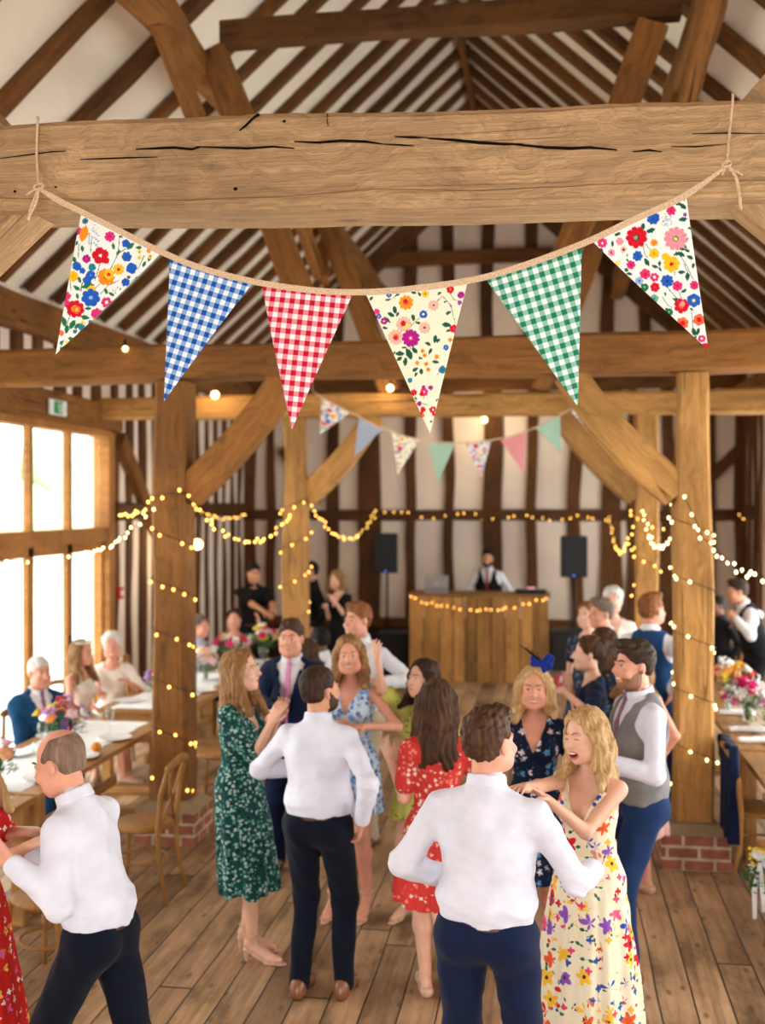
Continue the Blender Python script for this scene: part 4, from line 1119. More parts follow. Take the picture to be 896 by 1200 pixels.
    if vest:
        g = SD(max(h, .007)); torso(g, .027, None)
        g.ell(T(0, -.005, .09, R1), ((.150 * W + .034) * S, (.115 + .028) * S, .10 * S), R1, .05)
        Rt = R.T
        def vn(x, y, z):
            q = np.stack(np.broadcast_arrays(x, y, z), -1) - pel; l = (q @ R) / S
            lx, ly, lz = l[..., 0], l[..., 1], l[..., 2]
            v = np.maximum(np.abs(lx) - (lz - .24) * .34, -ly)                   # front V
            nb = np.sqrt(lx ** 2 + (ly + .0) ** 2) - .075 ; nb = np.maximum(nb, .46 - lz)
            arm = .125 - np.abs(lx) + np.clip(.40 - lz, 0, .12) * .5 + np.clip(lz - .40, -1, 0) * 0; arm = np.maximum(arm, .30 - lz)
            bot = lz + .03 - np.where(ly > 0, np.abs(np.abs(lx) - .03) * -.6 + .02, 0)
            return np.minimum(np.minimum(v, nb), np.minimum(arm, bot))
        g.cut(vn); g.keep(lambda x, y, z: (wz - .045) - z)
        g.disp(folds(.003, sd_i + 3, .12)); vo = g.build('waistcoat', vest, root); surf[0] = g
        
        for zz in (.03, .09, .15, .21):
            gb = SD(.003); gb.ell(T(0, frontY(zz) + .003, zz), (.007, .005, .007), R, 0); gb.build('button', C['sole'], vo)
    if jacket:
        g = SD(max(h, .008)); torso(g, .038, None)
        if not seated: g.cone(T(-.05, -.01, .02, R1), T(-.05, -.01, -.12, R1), .145 * S, .150 * S, .05, flat=((0, 1, 0), .85)); g.cone(T(.05, -.01, .02, R1), T(.05, -.01, -.12, R1), .145 * S, .150 * S, .05, flat=((0, 1, 0), .85))
        def vj(x, y, z):
            q = np.stack(np.broadcast_arrays(x, y, z), -1) - pel; l = (q @ R) / S
            lx, ly, lz = l[..., 0], l[..., 1], l[..., 2]
            v = np.maximum(np.abs(lx) - np.where(lz > .08, .006 + (lz - .08) * .22, .006 + (.08 - lz) * .25), .03 - ly)
            nb = np.maximum(np.sqrt(lx ** 2 + ly ** 2) - .068, .46 - lz)
            return np.minimum(v, nb)
        g.cut(vj); g.keep(lambda x, y, z: (pel[2] - (.16 * S if not seated else .06)) - z)
        for sh, el, wr in ((shL, eL, wL), (shR, eR, wR)):
            cu = wr - nz(wr - el) * .03; g.cone(sh, el, .070 * S, .063 * S, .03); g.cone(el, cu, .063 * S, .048 * S, .02)
        g.disp(folds(.004, sd_i + 4, .14)); jo = g.build('jacket', jacket, root); surf[0] = g
        g = SD(.007)
        for sx in (-1, 1):
            P_ = [T(sx * (.014 + (zz - .1) * .22), frontY(zz, sx * (.03 + (zz - .1) * .22)) + .002, zz) for zz in (.10, .18, .28, .36, .42)] + [T(sx * .070, .040, .49), T(sx * .05, -.045, .525)]
            g.chain(P_, [.008, .020, .026, .026, .020, .014, .012], .01, flat=(R @ V3(0, 1, 0), .35))
        g.build('lapel', jacket, jo)
    if dress:
        sk = dict(hem=.52, flare=.20, waist=.0, pleat=.012, n=11, slv='short', neck='v', strap=False); sk.update(skirt or {})
        g = SD(max(h, .008)); torso(g, .010, None if sk['slv'] is None else sk['slv'], sleeve_o=.014 if sk['slv'] != 'short' else .018)
        if not seated:
            z1 = pel[2] + .10 * S; z0 = sk['hem']; fl = sk['flare']; cx = (kn[0][1][0] + kn[1][1][0]) / 2; cy = (kn[0][1][1] + kn[1][1][1]) / 2
            def skirtf(x, y, z):
                t = np.clip((z1 - z) / (z1 - z0), 0, 1); ox = pel[0] + (cx - pel[0]) * t * .8; oy = pel[1] + (cy + .02 - pel[1]) * t * .8
                hipb = np.sin(np.clip(t * (z1 - z0) / .22, 0, 1) * PI / 2)
                a = (.128 * W + .052 * hipb) * S + (fl - .165 + 0.0) * np.clip(t, 0, 1) ** 1.2; bb = (.100 + .038 * hipb) * S + (fl - .165) * .95 * t ** 1.2 + .01 * t
                dx, dy = (x - ox), (y - oy); th = np.arctan2(dy / bb, dx / a)
                r = np.sqrt((dx / a) ** 2 + (dy / bb) ** 2)
                w = sk['pleat'] * t * (np.sin(th * sk['n'] + 1.2 * np.sin(th * 3 + sd_i)) + .4 * np.sin(th * sk['n'] * 1.9 + 2))
                hemw = z0 + .012 * np.sin(th * sk['n'] * .5 + 1)
                return np.maximum((r - 1) * np.minimum(a, bb) + w, np.maximum(hemw - z, z - z1))
            g.fn(skirtf, (pel[0] - .5, -.5 + pel[1], z0 - .03), (pel[0] + .5, .5 + pel[1], z1), .03)
        else:
            for hp, (kk, an) in ((hipL, kn[0]), (hipR, kn[1])): g.cone(hp, kk, .12 * S, .085 * S, .06)
        def nk2(x, y, z):
            q = np.stack(np.broadcast_arrays(x, y, z), -1) - pel; l = (q @ R) / S
            lx, ly, lz = l[..., 0], l[..., 1], l[..., 2]
            if sk['neck'] == 'v': v = np.maximum(np.abs(lx) - (lz - .30) * .42, -ly - .02)
            elif sk['neck'] == 'deepv': v = np.maximum(np.abs(lx) - (lz - .25) * .46, -ly - .02)
            elif sk['neck'] == 'off': v = .43 - lz + .0 * lx
            else: v = np.maximum(np.sqrt(lx ** 2 + (lz - .52) ** 2 * 1) - .085, -ly - .02)
            nb = np.maximum(np.sqrt(lx ** 2 + ly ** 2) - .072, .44 - lz)
            v = np.minimum(v, nb)
            if sk['slv'] is None and not sk['strap']:
                v = np.minimum(v, np.maximum(.135 - np.abs(lx) + np.clip(.38 - lz, 0, .1) * .4, .33 - lz))
            if sk['strap']:
                st_ = np.maximum(.39 - lz + np.abs(lx) * -.0, -(np.abs(np.abs(lx) - .088 ) - .021) * 1.0)
                v = np.minimum(v, st_)
                v = np.minimum(v, np.maximum(.13 - np.abs(lx) + np.clip(.37 - lz, 0, .1) * .4, .33 - lz))
                bk = np.maximum(.28 - lz, ly + .02); bk = np.maximum(bk, -(np.abs(np.abs(lx) - .075) - .018)); v = np.minimum(v, bk)
            return v
        g.cut(nk2); g.disp(folds(.003, sd_i, .10, (1, 1, .8)))
        do = g.build('dress', dress, root)
        if sk.get('sash'):
            g = SD(.007); g.ell(T(0, .005, .17, R1), ((.120 * W + .018) * S, (.092 + .020) * S, (.14 + .02) * S), R1, .06); g.ell(T(0, -.005, -.01, R1), ((.165 * W + .016) * S, (.118 + .016) * S, (.13 + .016) * S), R1, .05)
            zc = T(0, 0, .15)[2]; g.keep(lambda x, y, z: np.abs(z - zc) - .028); g.disp(lambda x, y, z: .003 * np.sin(z * 420) + 0 * x); g.build('waistband', sk['sash'], do)
        if heel:
            for kk, an in kn:
                if nolegs: break
                ft = nz(V3((an[0] - pel[0]) * .25, 1, 0)); g = SD(.006); hb = V3(an[0], an[1], 0)
                g.cone(hb - ft * .03 + V3(0, 0, .012), hb - ft * .03 + V3(0, 0, .05 * heel + .02), .014, .022, .01)
                g.cone(hb - ft * .03 + V3(0, 0, .055 * heel + .012), hb + ft * .10 + V3(0, 0, .012), .024, .030, .01, flat=((0, 0, 1), .35)); g.cone(hb + ft * .10 + V3(0, 0, .010), hb + ft * .185 + V3(0, 0, .010), .034, .022, .01, flat=((0, 0, 1), .35))
                ring_c = an + V3(0, 0, .015)
                g.fn(lambda x, y, z, c=ring_c: np.maximum(np.abs(np.sqrt((x - c[0]) ** 2 + (y - c[1]) ** 2) - .038) - .004, np.abs(z - c[2]) - .007), ring_c - .05, ring_c + .05, 0)
                tc_ = hb + ft * .14 + V3(0, 0, .03)
                g.cone(tc_ - np.cross(ft, V3(0, 0, 1)) * .034 - V3(0, 0, .012), tc_ + V3(0, 0, .012), .008, .008, .006); g.cone(tc_ + V3(0, 0, .012), tc_ + np.cross(ft, V3(0, 0, 1)) * .034 - V3(0, 0, .012), .008, .008, .006)
                g.build('sandal', C[shoes if shoes != 'shoe' else 'nude'], root)
        elif shoes and not nolegs:
            for kk, an in kn:
                ft = nz(V3((an[0] - pel[0]) * .25, 1, 0)); g = SD(.006); hb = V3(an[0], an[1], 0)
                g.cone(hb - ft * .04 + V3(0, 0, .03), hb + ft * .15 + V3(0, 0, .022), .036, .034, .02); g.cone(hb + ft * .15 + V3(0, 0, .022), hb + ft * .19 + V3(0, 0, .014), .032, .016, .02); g.keep(lambda x, y, z: z - .05); g.keep(zcut(0)); g.build('shoe', C['nude'], root)
    root['_'] = 0; del root['_']
    info = dict(root=root, T=T, Hd=Hd, hc=hc, Rh=Rh, R=R, S=S, eL=eL, eR=eR, wL=wL, wR=wR, shL=shL, shR=shR, pel=pel)
    if extras: extras(info)
    return info
# ------------------------------------------------------------------ the guests
DOWN = (0, 0, -1)
def P(px, d): return gnd(px, d)
C['trblue'] = fabric('blue_trouser_wool', lin(26, 48, 88), folds=.4, sheen=.05)
guests = {}
guests['bald'] = person('balding man in white shirt and dark trousers striding left at the lower left', P(110, 4.3), 166, 1.67, 'm', 'rosy', 'stubble', 'bald', h=.0055, lean=13, head=(6, -14, 0), top=C['shirt'], bottom=C['darknavy'], tie=C['bluetie'], mouth='smile', wide=.93,
    handL=at(12, 1012, 4.10), elbL=(.1, -.6, -1), handR=at(34, 1000, 4.5), elbR=(.2, 0, -1), feet=((-.08, .30), (.10, -.30)), curl=.6)
guests['redwoman'] = person('woman in long red floral dress cut off by the left edge', P(-34, 4.45), -8, 1.64, 'f', 'fair', 'blonde', 'long', h=.007, dress=C['redfloral'], skirt=dict(hem=.12, flare=.27, slv='elbow'), handR=at(34, 992, 4.25), elbR=(0, 0, -1), handL=at(40, 975, 4.6), heel=1, hairlen=.36, mouth='closed')
guests['green'] = person('woman in dark green ditsy midi dress facing right beside the left post', P(283, 6.3), -8, 1.66, 'f', 'fair', 'darkblonde', 'long', h=.007, head=(0, 6, 0), dress=C['green'], skirt=dict(hem=.38, flare=.195, slv='elbow', pleat=.009),
    handR=at(318, 846, 6.10), elbR=(-.2, -.4, -1), handL=at(326, 838, 6.30), elbL=(0, 0, -1), heel=1, hairlen=.33, mouth='closed', feet=((-.06, .0), (.09, .10)))
guests['backman'] = person('bearded man in white shirt and navy trousers with his back turned, right arm hanging', P(374, 5.75), 84, 1.70, 'm', 'tan', 'dark', 'crop', h=.0065, head=(-34, 6, 0), top=C['shirt'], bottom=C['darknavy'], beard='brown',
    handL=at(352, 900, 6.02), elbL=(-1, -.1, -.7), handR=at(424, 962, 5.62), elbR=(.8, -1, 0), feet=((-.10, -.02), (.12, .03)), curl=.5)
guests['suit'] = person('young man in navy suit and pink tie facing the camera behind the green dress', P(341, 7.75), -92, 1.73, 'm', 'rosy', 'brown', 'quiff', h=.0075, top=C['shirtwarm'], bottom=C['navy'], jacket=C['navy'], tie=C['pinktie'], mouth='closed',
    handR=at(318, 836, 7.35), elbR=(.8, -.2, -1), feet=((-.1, .08), (.1, -.02)))
guests['bluedress'] = person('smiling woman in sleeveless blue and white floral dress facing the camera', P(410, 6.9), -98, 1.67, 'f', 'rosy', 'darkblonde', 'long', h=.007, head=(14, 0, 4), dress=C['bluefloral'], skirt=dict(hem=.66, flare=.205, slv=None, neck='v'),
    handL=at(426, 852, 6.60), elbL=(-1, -.3, -.6), handR=at(392, 848, 6.62), elbR=(1, -.2, -.7), heel=1, hairlen=.24)
guests['farshirt'] = person('tall man in white shirt and beige chinos behind the blue floral dress', P(420, 8.35), -112, 1.80, 'm', 'rosy', 'ginger', 'short', h=.008, head=(-16, 0, 0), top=C['shirtwarm'], bottom=C['khaki'], mouth='closed', handL=at(448, 800, 8.05), elbL=(-1, -.3, -.8), handR=at(398, 800, 8.1))
guests['raised'] = person('dark-haired woman in yellow-green leaf dress raising one arm', P(495, 6.85), -112, 1.54, 'f', 'fair', 'dark', 'wavy', h=.0075, head=(-18, 4, 0), dress=C['yellow'], skirt=dict(hem=.62, flare=.2, slv='short', neck='v'), mouth='closed',
    handR=at(442, 772, 6.72), elbR=(.9, .2, -1), palmR=(0, -1, 0), hairlen=.26, hairwave=1, heel=.6)
guests['redback'] = person('brown-haired woman in knee length red ditsy dress seen from behind', P(511, 5.76), 104, 1.63, 'f', 'fair', 'brown', 'long', h=.0065, head=(0, 4, 0), dress=C['red'], skirt=dict(hem=.50, flare=.235, slv='short', pleat=.014, n=9), mouth='closed',
    handL=at(456, 888, 5.88), elbL=(0, -.1, -1), palmL=(.4, 1, 0), handR=at(540, 900, 6.0), hairlen=.30, shoes='nude', feet=((-.05, .03), (.07, -.03)))
guests['centre'] = person('broad man in white shirt and navy trousers, back turned, dancing in the centre foreground', P(572, 4.2), 78, 1.77, 'm', 'rosy', 'brown', 'short', h=.0055, head=(-26, 4, 0), top=C['shirt'], bottom=C['navy'], wide=1.06,
    handL=at(532, 1030, 4.42), elbL=(-1, -.3, -1), handR=at(697, 1020, 4.33), elbR=(.6, -.9, -1), palmR=(-1, .2, 0), curl=.7, feet=((-.16, .02), (.15, 0)))
guests['laugh'] = person('laughing blonde woman in cream floral maxi dress dancing with the man in white shirt', P(688, 4.88), -116, 1.58, 'f', 'fair', 'blonde', 'wavy', h=.005, head=(-20, -6, 6), lean=-2, dress=C['maxi'], skirt=dict(hem=.03, flare=.29, slv=None, neck='deepv', strap=True, sash=C['maxi'], pleat=.018, n=12), mouth='laugh', eyes='closed',
    handR=at(612, 924, 4.56), elbR=(1, .0, -.7), palmR=(0, .3, -1), handL=at(642, 938, 4.66), elbL=(-.5, -.2, -1.6), palmL=(.3, .3, -1), hairlen=.27, hairwave=1, heel=1, curl=.35)
guests['vest'] = person('bearded smiling man in grey waistcoat and blue trousers facing left', P(744, 5.95), -158, 1.81, 'm', 'rosy', 'dark', 'quiff', h=.0065, head=(4, 0, 0), top=C['shirt'], bottom=C['trblue'], vest=C['greyvest'], tie=C['purpletie'], beard='beardbrown',
    handL=at(706, 893, 5.72), elbL=(-.7, -1, -.6), handR=at(688, 850, 6.0), elbR=(0, 0, -1), feet=((-.08, .07), (.10, .03)), belt=False)
def fasc(i):
    g = SD(.005); c = i['Hd'](-.045, .01, .150)
    r = random.Random(2)
    for k in range(13):
        a = r.uniform(0, 6.28); e = c + i['R'] @ (V3(math.cos(a) * .05, r.uniform(-.02, .02), math.sin(a) * .045 + .01))
        g.cone(c, e, .012, .018, .01, flat=((0, 1, 0), .4))
    f = g.build('fascinator', fabric('royal_blue_sinamay', lin(20, 44, 130)), i['root'])
    g = SD(.004)
    for k in range(4): g.cone(c, c + V3(.03 + .03 * k, 0, .06 + .012 * k), .002, .0035, 0)
    g.build('feather', C['black'], f)
guests['fasc'] = person('smiling blonde woman with a blue fascinator and navy floral dress', P(626, 6.15), -92, 1.60, 'f', 'rosy', 'blonde', 'bob', h=.007, dress=C['navyfloral'], skirt=dict(hem=.5, flare=.22, slv='elbow'), hairlen=.17, extras=fasc, heel=.7)
guests['navywoman'] = person('woman in plain navy dress holding a red drink right of the fascinator', P(690, 7.55), 186, 1.60, 'f', 'fair', 'brown', 'updo', h=.009, dress=C['navy'], skirt=dict(hem=.5, flare=.21, slv='short', neck='round'), mouth='closed', handL=at(662, 812, 7.35), handR=at(668, 806, 7.6), heel=.7)
guests['glasswoman'] = person('woman with brown hair partly hidden behind the navy dressed woman', P(706, 8.2), 200, 1.62, 'f', 'fair', 'brown', 'long', h=.010, dress=C['darkfloral'], skirt=dict(hem=.5, flare=.21), mouth='closed')
guests['pink'] = person('blonde woman in pale pink dress turned away behind the grey waistcoat', P(745, 7.25), 120, 1.60, 'f', 'rosy', 'darkblonde', 'wavy', h=.009, dress=C['pinkdress'], skirt=dict(hem=.4, flare=.22, slv=None), mouth='closed', hairwave=1, hairlen=.26)
guests['bluevest'] = person('man in royal blue waistcoat and white sleeves turned away beside the right post', P(763, 8.75), 66, 1.84, 'm', 'rosy', 'ginger', 'short', h=.009, top=C['shirtwarm'], bottom=C['navy'], vest=C['blue'], head=(-22, 5, 0), handR=at(788, 810, 8.5), wide=1.08, mouth='closed', belt=False)
guests['blondman'] = person('fair-haired man in white shirt among the guests left of the blue waistcoat', P(705, 9.3), -150, 1.75, 'm', 'rosy', 'grey', 'short', h=.011, top=C['shirtwarm'], bottom=C['navy'], mouth='closed', belt=False)
guests['bun'] = person('woman with tousled brown updo at the back right of the counter', P(688, 10.0), -120, 1.66, 'f', 'fair', 'ginger', 'updo', h=.011, dress=C['darkfloral'], skirt=dict(hem=.5, flare=.21), mouth='closed')
guests['veil'] = person('woman with white bouffant hair at the back of the right group', P(718, 10.6), -100, 1.74, 'f', 'fair', 'white', 'bouffant', h=.011, dress=C['cream'], skirt=dict(hem=.3, flare=.24), mouth='closed')
guests['waiter'] = person('waiter in white shirt and black waistcoat leaning over the right table', P(884, 11.9), 190, 1.76, 'm', 'tan', 'dark', 'short', h=.011, lean=16, top=C['shirtwarm'], bottom=C['black'], vest=C['black'], handL=at(862, 725, 11.7), handR=at(868, 728, 12.1), mouth='closed', belt=False)
guests['darkseat'] = person('dark-haired guest in black seated beyond the right post', P(843, 14.6), -150, 1.74, 'm', 'brown', 'black', 'crop', h=.012, seated=True, top=C['black'], bottom=C['black'], mouth='closed')
guests['teal'] = person('white-haired man in teal blue suit seated at the left table', P(44, 8.85), -38, 1.74, 'm', 'rosy', 'white', 'crop', h=.008, seated=True, top=C['shirtwarm'], bottom=C['bluesuit'], jacket=C['bluesuit'], tie=C['purpletie'], mouth='closed', handL=at(75, 905, 8.7), handR=at(40, 915, 8.5))
def crown(i):
    r = random.Random(5)
    for k in range(9):
        a = -1.5 + 3.0 * k / 8; g = SD(.006)
        c = i['Hd'](.09 * math.sin(a), .02 + .07 * math.cos(a) - .02, .105)
        for q in range(5): g.ell(c + V3(.011 * math.cos(q * 1.26), .004, .011 * math.sin(q * 1.26)), (.009, .006, .009), None, .003)
        g.build('crown_flower', C['cream'], i['root'])
guests['crown'] = person('young woman with white flowers in long fair hair seated at the left table', P(93, 10.2), -14, 1.68, 'f', 'rosy', 'darkblonde', 'wavy', h=.008, seated=True, dress=C['cream'], skirt=dict(slv=None, neck='off'), hairwave=1, hairlen=.34, mouth='closed', extras=crown, handL=at(110, 830, 10.1), handR=at(105, 845, 9.8), nolegs=False)
guests['elder'] = person('older woman with short white hair in pale top seated beside the window', P(131, 10.75), -72, 1.66, 'f', 'rosy', 'white', 'bouffant', h=.009, seated=True, dress=C['cream'], skirt=dict(slv='elbow', neck='round'), handL=at(150, 800, 10.5), handR=at(118, 815, 10.2))
guests['lightshirt'] = person('grey-haired man in pale blue shirt seated behind the left post', P(231, 12.2), -14, 1.74, 'm', 'rosy', 'grey', 'crop', h=.011, seated=True, top=C['paleblue'], bottom=C['navy'], mouth='closed')
guests['olive'] = person('seated guest in olive with a raised hand beneath the standing server', P(274, 13.1), -76, 1.70, 'f', 'rosy', 'dark', 'updo', h=.011, seated=True, dress=C['olive'], skirt=dict(slv='short', neck='round'), mouth='closed', handL=at(303, 728, 12.8), elbL=(-1, 0, -1))
guests['server'] = person('server in black short sleeves standing against the end wall', P(297, 14.3), -62, 1.78, 'm', 'tan', 'black', 'crop', h=.011, top=C['black'], bottom=C['black'], sleeves='short', mouth='closed', handL=at(320, 714, 13.9), handR=at(311, 718, 13.9), head=(0, -8, 0))
guests['serverhid'] = person('dark-haired server in black half hidden by the far pale post', P(364, 14.6), -150, 1.78, 'm', 'tan', 'black', 'short', h=.012, top=C['black'], bottom=C['black'], mouth='closed')
guests['barwoman'] = person('fair-haired woman in black looking down beside the far pale post', P(396, 14.2), -120, 1.70, 'f', 'fair', 'darkblonde', 'bob', h=.011, dress=C['black'], skirt=dict(slv='elbow', hem=.4), hairlen=.14, mouth='closed', head=(0, -14, 0), handL=at(392, 705, 14.0), handR=at(382, 712, 14.0))
guests['whiteseat'] = person('dark-haired guest in white shirt seated behind the navy suit', P(382, 10.9), 160, 1.74, 'm', 'brown', 'black', 'crop', h=.011, seated=True, top=C['shirtwarm'], bottom=C['navy'], mouth='closed', lean=5)
guests['brownseat'] = person('brown-haired woman seated right behind the navy suited man', P(359, 10.3), 70, 1.66, 'f', 'fair', 'brown', 'bob', h=.011, seated=True, dress=C['pinkdress'], skirt=dict(slv='short'), hairlen=.15, mouth='closed')
guests['dj'] = person('bearded man in black waistcoat and red tie behind the plank counter', P(571, 16.75), -90, 1.86, 'm', 'tan', 'black', 'short', h=.010, top=C['shirtwarm'], bottom=C['black'], vest=C['black'], tie=C['redtie'], beard='black', mouth='closed', belt=False, handL=at(592, 698, 16.55), handR=at(552, 698, 16.55))
# ------------------------------------------------------------------ tables and chairs
def make_table(label, x0, x1, y0, y1, plates=()):
    t = thing('trestle_table', label, 'table', ((x0 + x1) / 2, (y0 + y1) / 2, 0)); w, l = (x1 - x0) / 2, (y1 - y0) / 2
    n = 4; bw = 2 * w / n
    for i in range(n):
        a = -w + i * bw
        o = MB().box((-l, a + .002, -.02), (l, a + bw - .002, .02), .004).build('top_board', M['table'], t); o.location = (0, 0, .74); o.rotation_euler = (0, 0, PI / 2)
    for sy in (-1, 1):
        for sx in (-1, 1):
            o = MB().box((0, -.04, -.04), (.72, .04, .04), .006).build('leg', M['table'], t); o.location = (sx * (w - .06), sy * (l - .09), 0); o.rotation_euler = (0, -PI / 2, 0)
        o = MB().box((-w + .06, -.03, -.05), (w - .06, .03, .05), .006).build('cross_rail', M['table'], t); o.location = (0, sy * (l - .09), .66)
        o = MB().box((-w + .02, -.045, 0), (w - .02, .045, .07), .01).build('foot_rail', M['table'], t); o.location = (0, sy * (l - .09), 0.002)
    o = MB().box((-l + .1, -.02, -.04), (l - .1, .02, .04), .006).build('stretcher', M['table'], t); o.location = (0, 0, .30); o.rotation_euler = (0, 0, PI / 2)
    return t
TBL = [(-3.90, -3.10, 4.2, 6.42, 'long pine table at the lower left behind the balding man'), (-3.90, -3.10, 6.46, 8.76, 'long pine table beside the left oak post, nearer the teal suited man'),
       (-3.90, -3.10, 9.25, 11.4, 'long pine table beyond the left post in front of the white-haired woman'), (-3.64, -2.90, 11.44, 12.45, 'furthest left pine table in front of the man in pale blue shirt'),
       (1.36, 2.20, 5.9, 8.34, 'pine table at the right edge nearest the camera'), (1.36, 2.20, 8.40, 11.0, 'pine table behind the right oak post, with napkins and flowers')]
for x0, x1, y0, y1, lb in TBL: make_table(lb, x0, x1, y0, y1)
CL = fabric('white_table_linen', lin(244, 242, 238), folds=.3)
for i, (x0, x1, y0, y1, lb) in enumerate(TBL[:4]):
    m = MB(); n = 24
    for k in range(n):
        a, b = y0 + .04 + (y1 - y0 - .08) * k / n, y0 + .04 + (y1 - y0 - .08) * (k + 1) / n
        m.box((x0 + .10 + .006 * math.sin(k), a, .7605), (x1 - .14 + .006 * math.sin(k * 1.7), b + .0005, .7625))
    bmesh.ops.remove_doubles(m.bm, verts=m.bm.verts, dist=.0006)
    o = m.build('table_runner', CL); tag(o, ['white linen runner on the nearest left table behind the balding man', 'white linen runner on the left table beside the left oak post', 'white linen runner in front of the white-haired woman', 'white linen runner on the furthest left table'][i], 'table runner')
BU = fabric('hessian', lin(186, 158, 120), var=.2, weave=140)
for i in (4, 5):
    x0, x1, y0, y1, lb = TBL[i]; m = MB(); bm = m.bm; rows = []
    for k in range(41):
        y = y0 + .06 + (y1 - y0 - .12) * k / 40; w_ = .004 * math.sin(k * 1.3)
        rows.append([bm.verts.new((xx + w_, y, zz)) for xx, zz in ((1.60, .7605), (1.60, .763), (1.94, .763), (1.94, .7605))])
    for A, B in zip(rows, rows[1:]):
        for j in range(4): bm.faces.new((A[j], A[(j + 1) % 4], B[(j + 1) % 4], B[j]))
    bm.faces.new(rows[0][::-1]); bm.faces.new(rows[-1])
    tag(m.build('table_runner', BU), ['hessian runner on the right table at the right edge', 'hessian runner under the flowers on the right table behind the post'][i - 4], 'table runner')
def make_chair(label, x, y, rz):
    """cross back chair, facing local +x; origin on the floor under the seat"""
    t = thing('crossback_chair', label, 'chair', (x, y, 0), rz, 'cross back chairs')
    m = MB(); m.lathe([(.0, .445), (.19, .445), (.205, .455), (.205, .470), (.19, .48), (0, .476)], 20); m.build('seat', M['chair'], t)
    for sx in (1,):
        for sy in (-1, 1): MB().tube([(.15, sy * .15, .45), (.165, sy * .165, .2), (.18, sy * .18, 0)], [.019, .016, .013], 8).build('leg', M['chair'], t)
    for sy in (-1, 1): MB().tube([(-.23, sy * .19, 0), (-.175, sy * .175, .25), (-.165, sy * .17, .46), (-.19, sy * .185, .70), (-.225, sy * .165, .84), (-.235, sy * .10, .885)], [.013, .016, .019, .018, .016, .015], 8).build('leg', M['chair'], t)
    pts = [(-.225 - .03 * math.cos(a) , .185 * math.sin(a), .845 + .05 * math.cos(a)) for a in [(-1 + 2 * i / 10) * 1.45 for i in range(11)]]
    MB().tube(pts, .018, 8, flat=1.5).build('top_rail', M['chair'], t)
    for sy in (-1, 1): MB().tube([(-.165, sy * .13, .47), (-.185, sy * .03, .60), (-.205, -sy * .05, .70), (-.235, -sy * .12, .85)], .011, 6).build('cross_slat', M['chair'], t)
    m = MB()
    for a, b in (((.15, -.165, .22), (.15, .165, .22)), ((-.19, -.175, .2), (.16, -.165, .2)), ((-.19, .175, .2), (.16, .165, .2)), ((-.19, -.175, .25), (-.19, .175, .25))): pass
    MB().tube([(.165 * math.cos(a * PI / 8), .165 * math.sin(a * PI / 8), .24) for a in range(16)], .010, 6, closed=True).build('hoop', M['chair'], t)
    return t
CHRS = [(-2.62, 6.95, PI, 'cross back chair tucked by the left table, left of the brick plinth'), (-2.72, 9.0, PI, 'cross back chair just right of the left oak post'), (-2.70, 9.75, PI, 'cross back chair behind the woman in the green dress'),
      (-4.28, 7.35, .1, 'empty cross back chair on the window side near the left edge'), (-2.62, 5.6, PI - .2, 'cross back chair right behind the balding man'), (-4.3, 11.55, .2, 'cross back chair beyond the white-haired woman by the left post'),
      (1.44, 7.90, 0, 'cross back chair with a navy jacket over its back'), (1.02, 9.7, 0, 'cross back chair at the right table behind the right post'), (1.48, 6.5, .1, 'cross back chair decorated with white flowers at the right edge'),
      (-2.55, 11.9, PI, 'cross back chair at the furthest left table')]
seatlab = {'teal': 'chair under the teal suited man', 'crown': 'chair under the young woman with flowers in her hair', 'elder': 'chair under the older white-haired woman', 'lightshirt': 'chair under the man in pale blue shirt', 'olive': 'chair under the guest in olive',
           'whiteseat': 'chair under the seated dark-haired guest in white', 'brownseat': 'chair under the seated brown-haired woman', 'darkseat': 'chair under the dark-haired guest beyond the right post'}
proto = make_chair(CHRS[0][3], *CHRS[0][:3])
for x, y, rz, lb in CHRS[1:]: dup(proto, (x, y, 0), rz, lb)
for k, lb in seatlab.items():
    r = guests[k]['root']; a = r.rotation_euler.z + PI / 2
    dup(proto, (r.location.x - .03 * math.cos(a), r.location.y - .03 * math.sin(a), 0), a, 'cross back ' + lb)
# navy jacket on the chair back
g = SD(.012)
jx, jy = 1.44 - .225, 7.90
g.fn(lambda x, y, z: np.maximum(np.abs(x - jx + .03 * (z - .88) - .012 * np.sin(y * 38 + z * 4)) - (.030 + .02 * (.9 - z)), np.maximum(np.abs(y - jy) - (.20 + .03 * np.sin(z * 9)), np.abs(z - .60) - .33)), (jx - .15, jy - .3, .24), (jx + .15, jy + .3, .95), 0)
o = g.build('draped_jacket', C['navy'], None); tag(o, 'navy suit jacket hanging over a chair right of the right post', 'jacket')
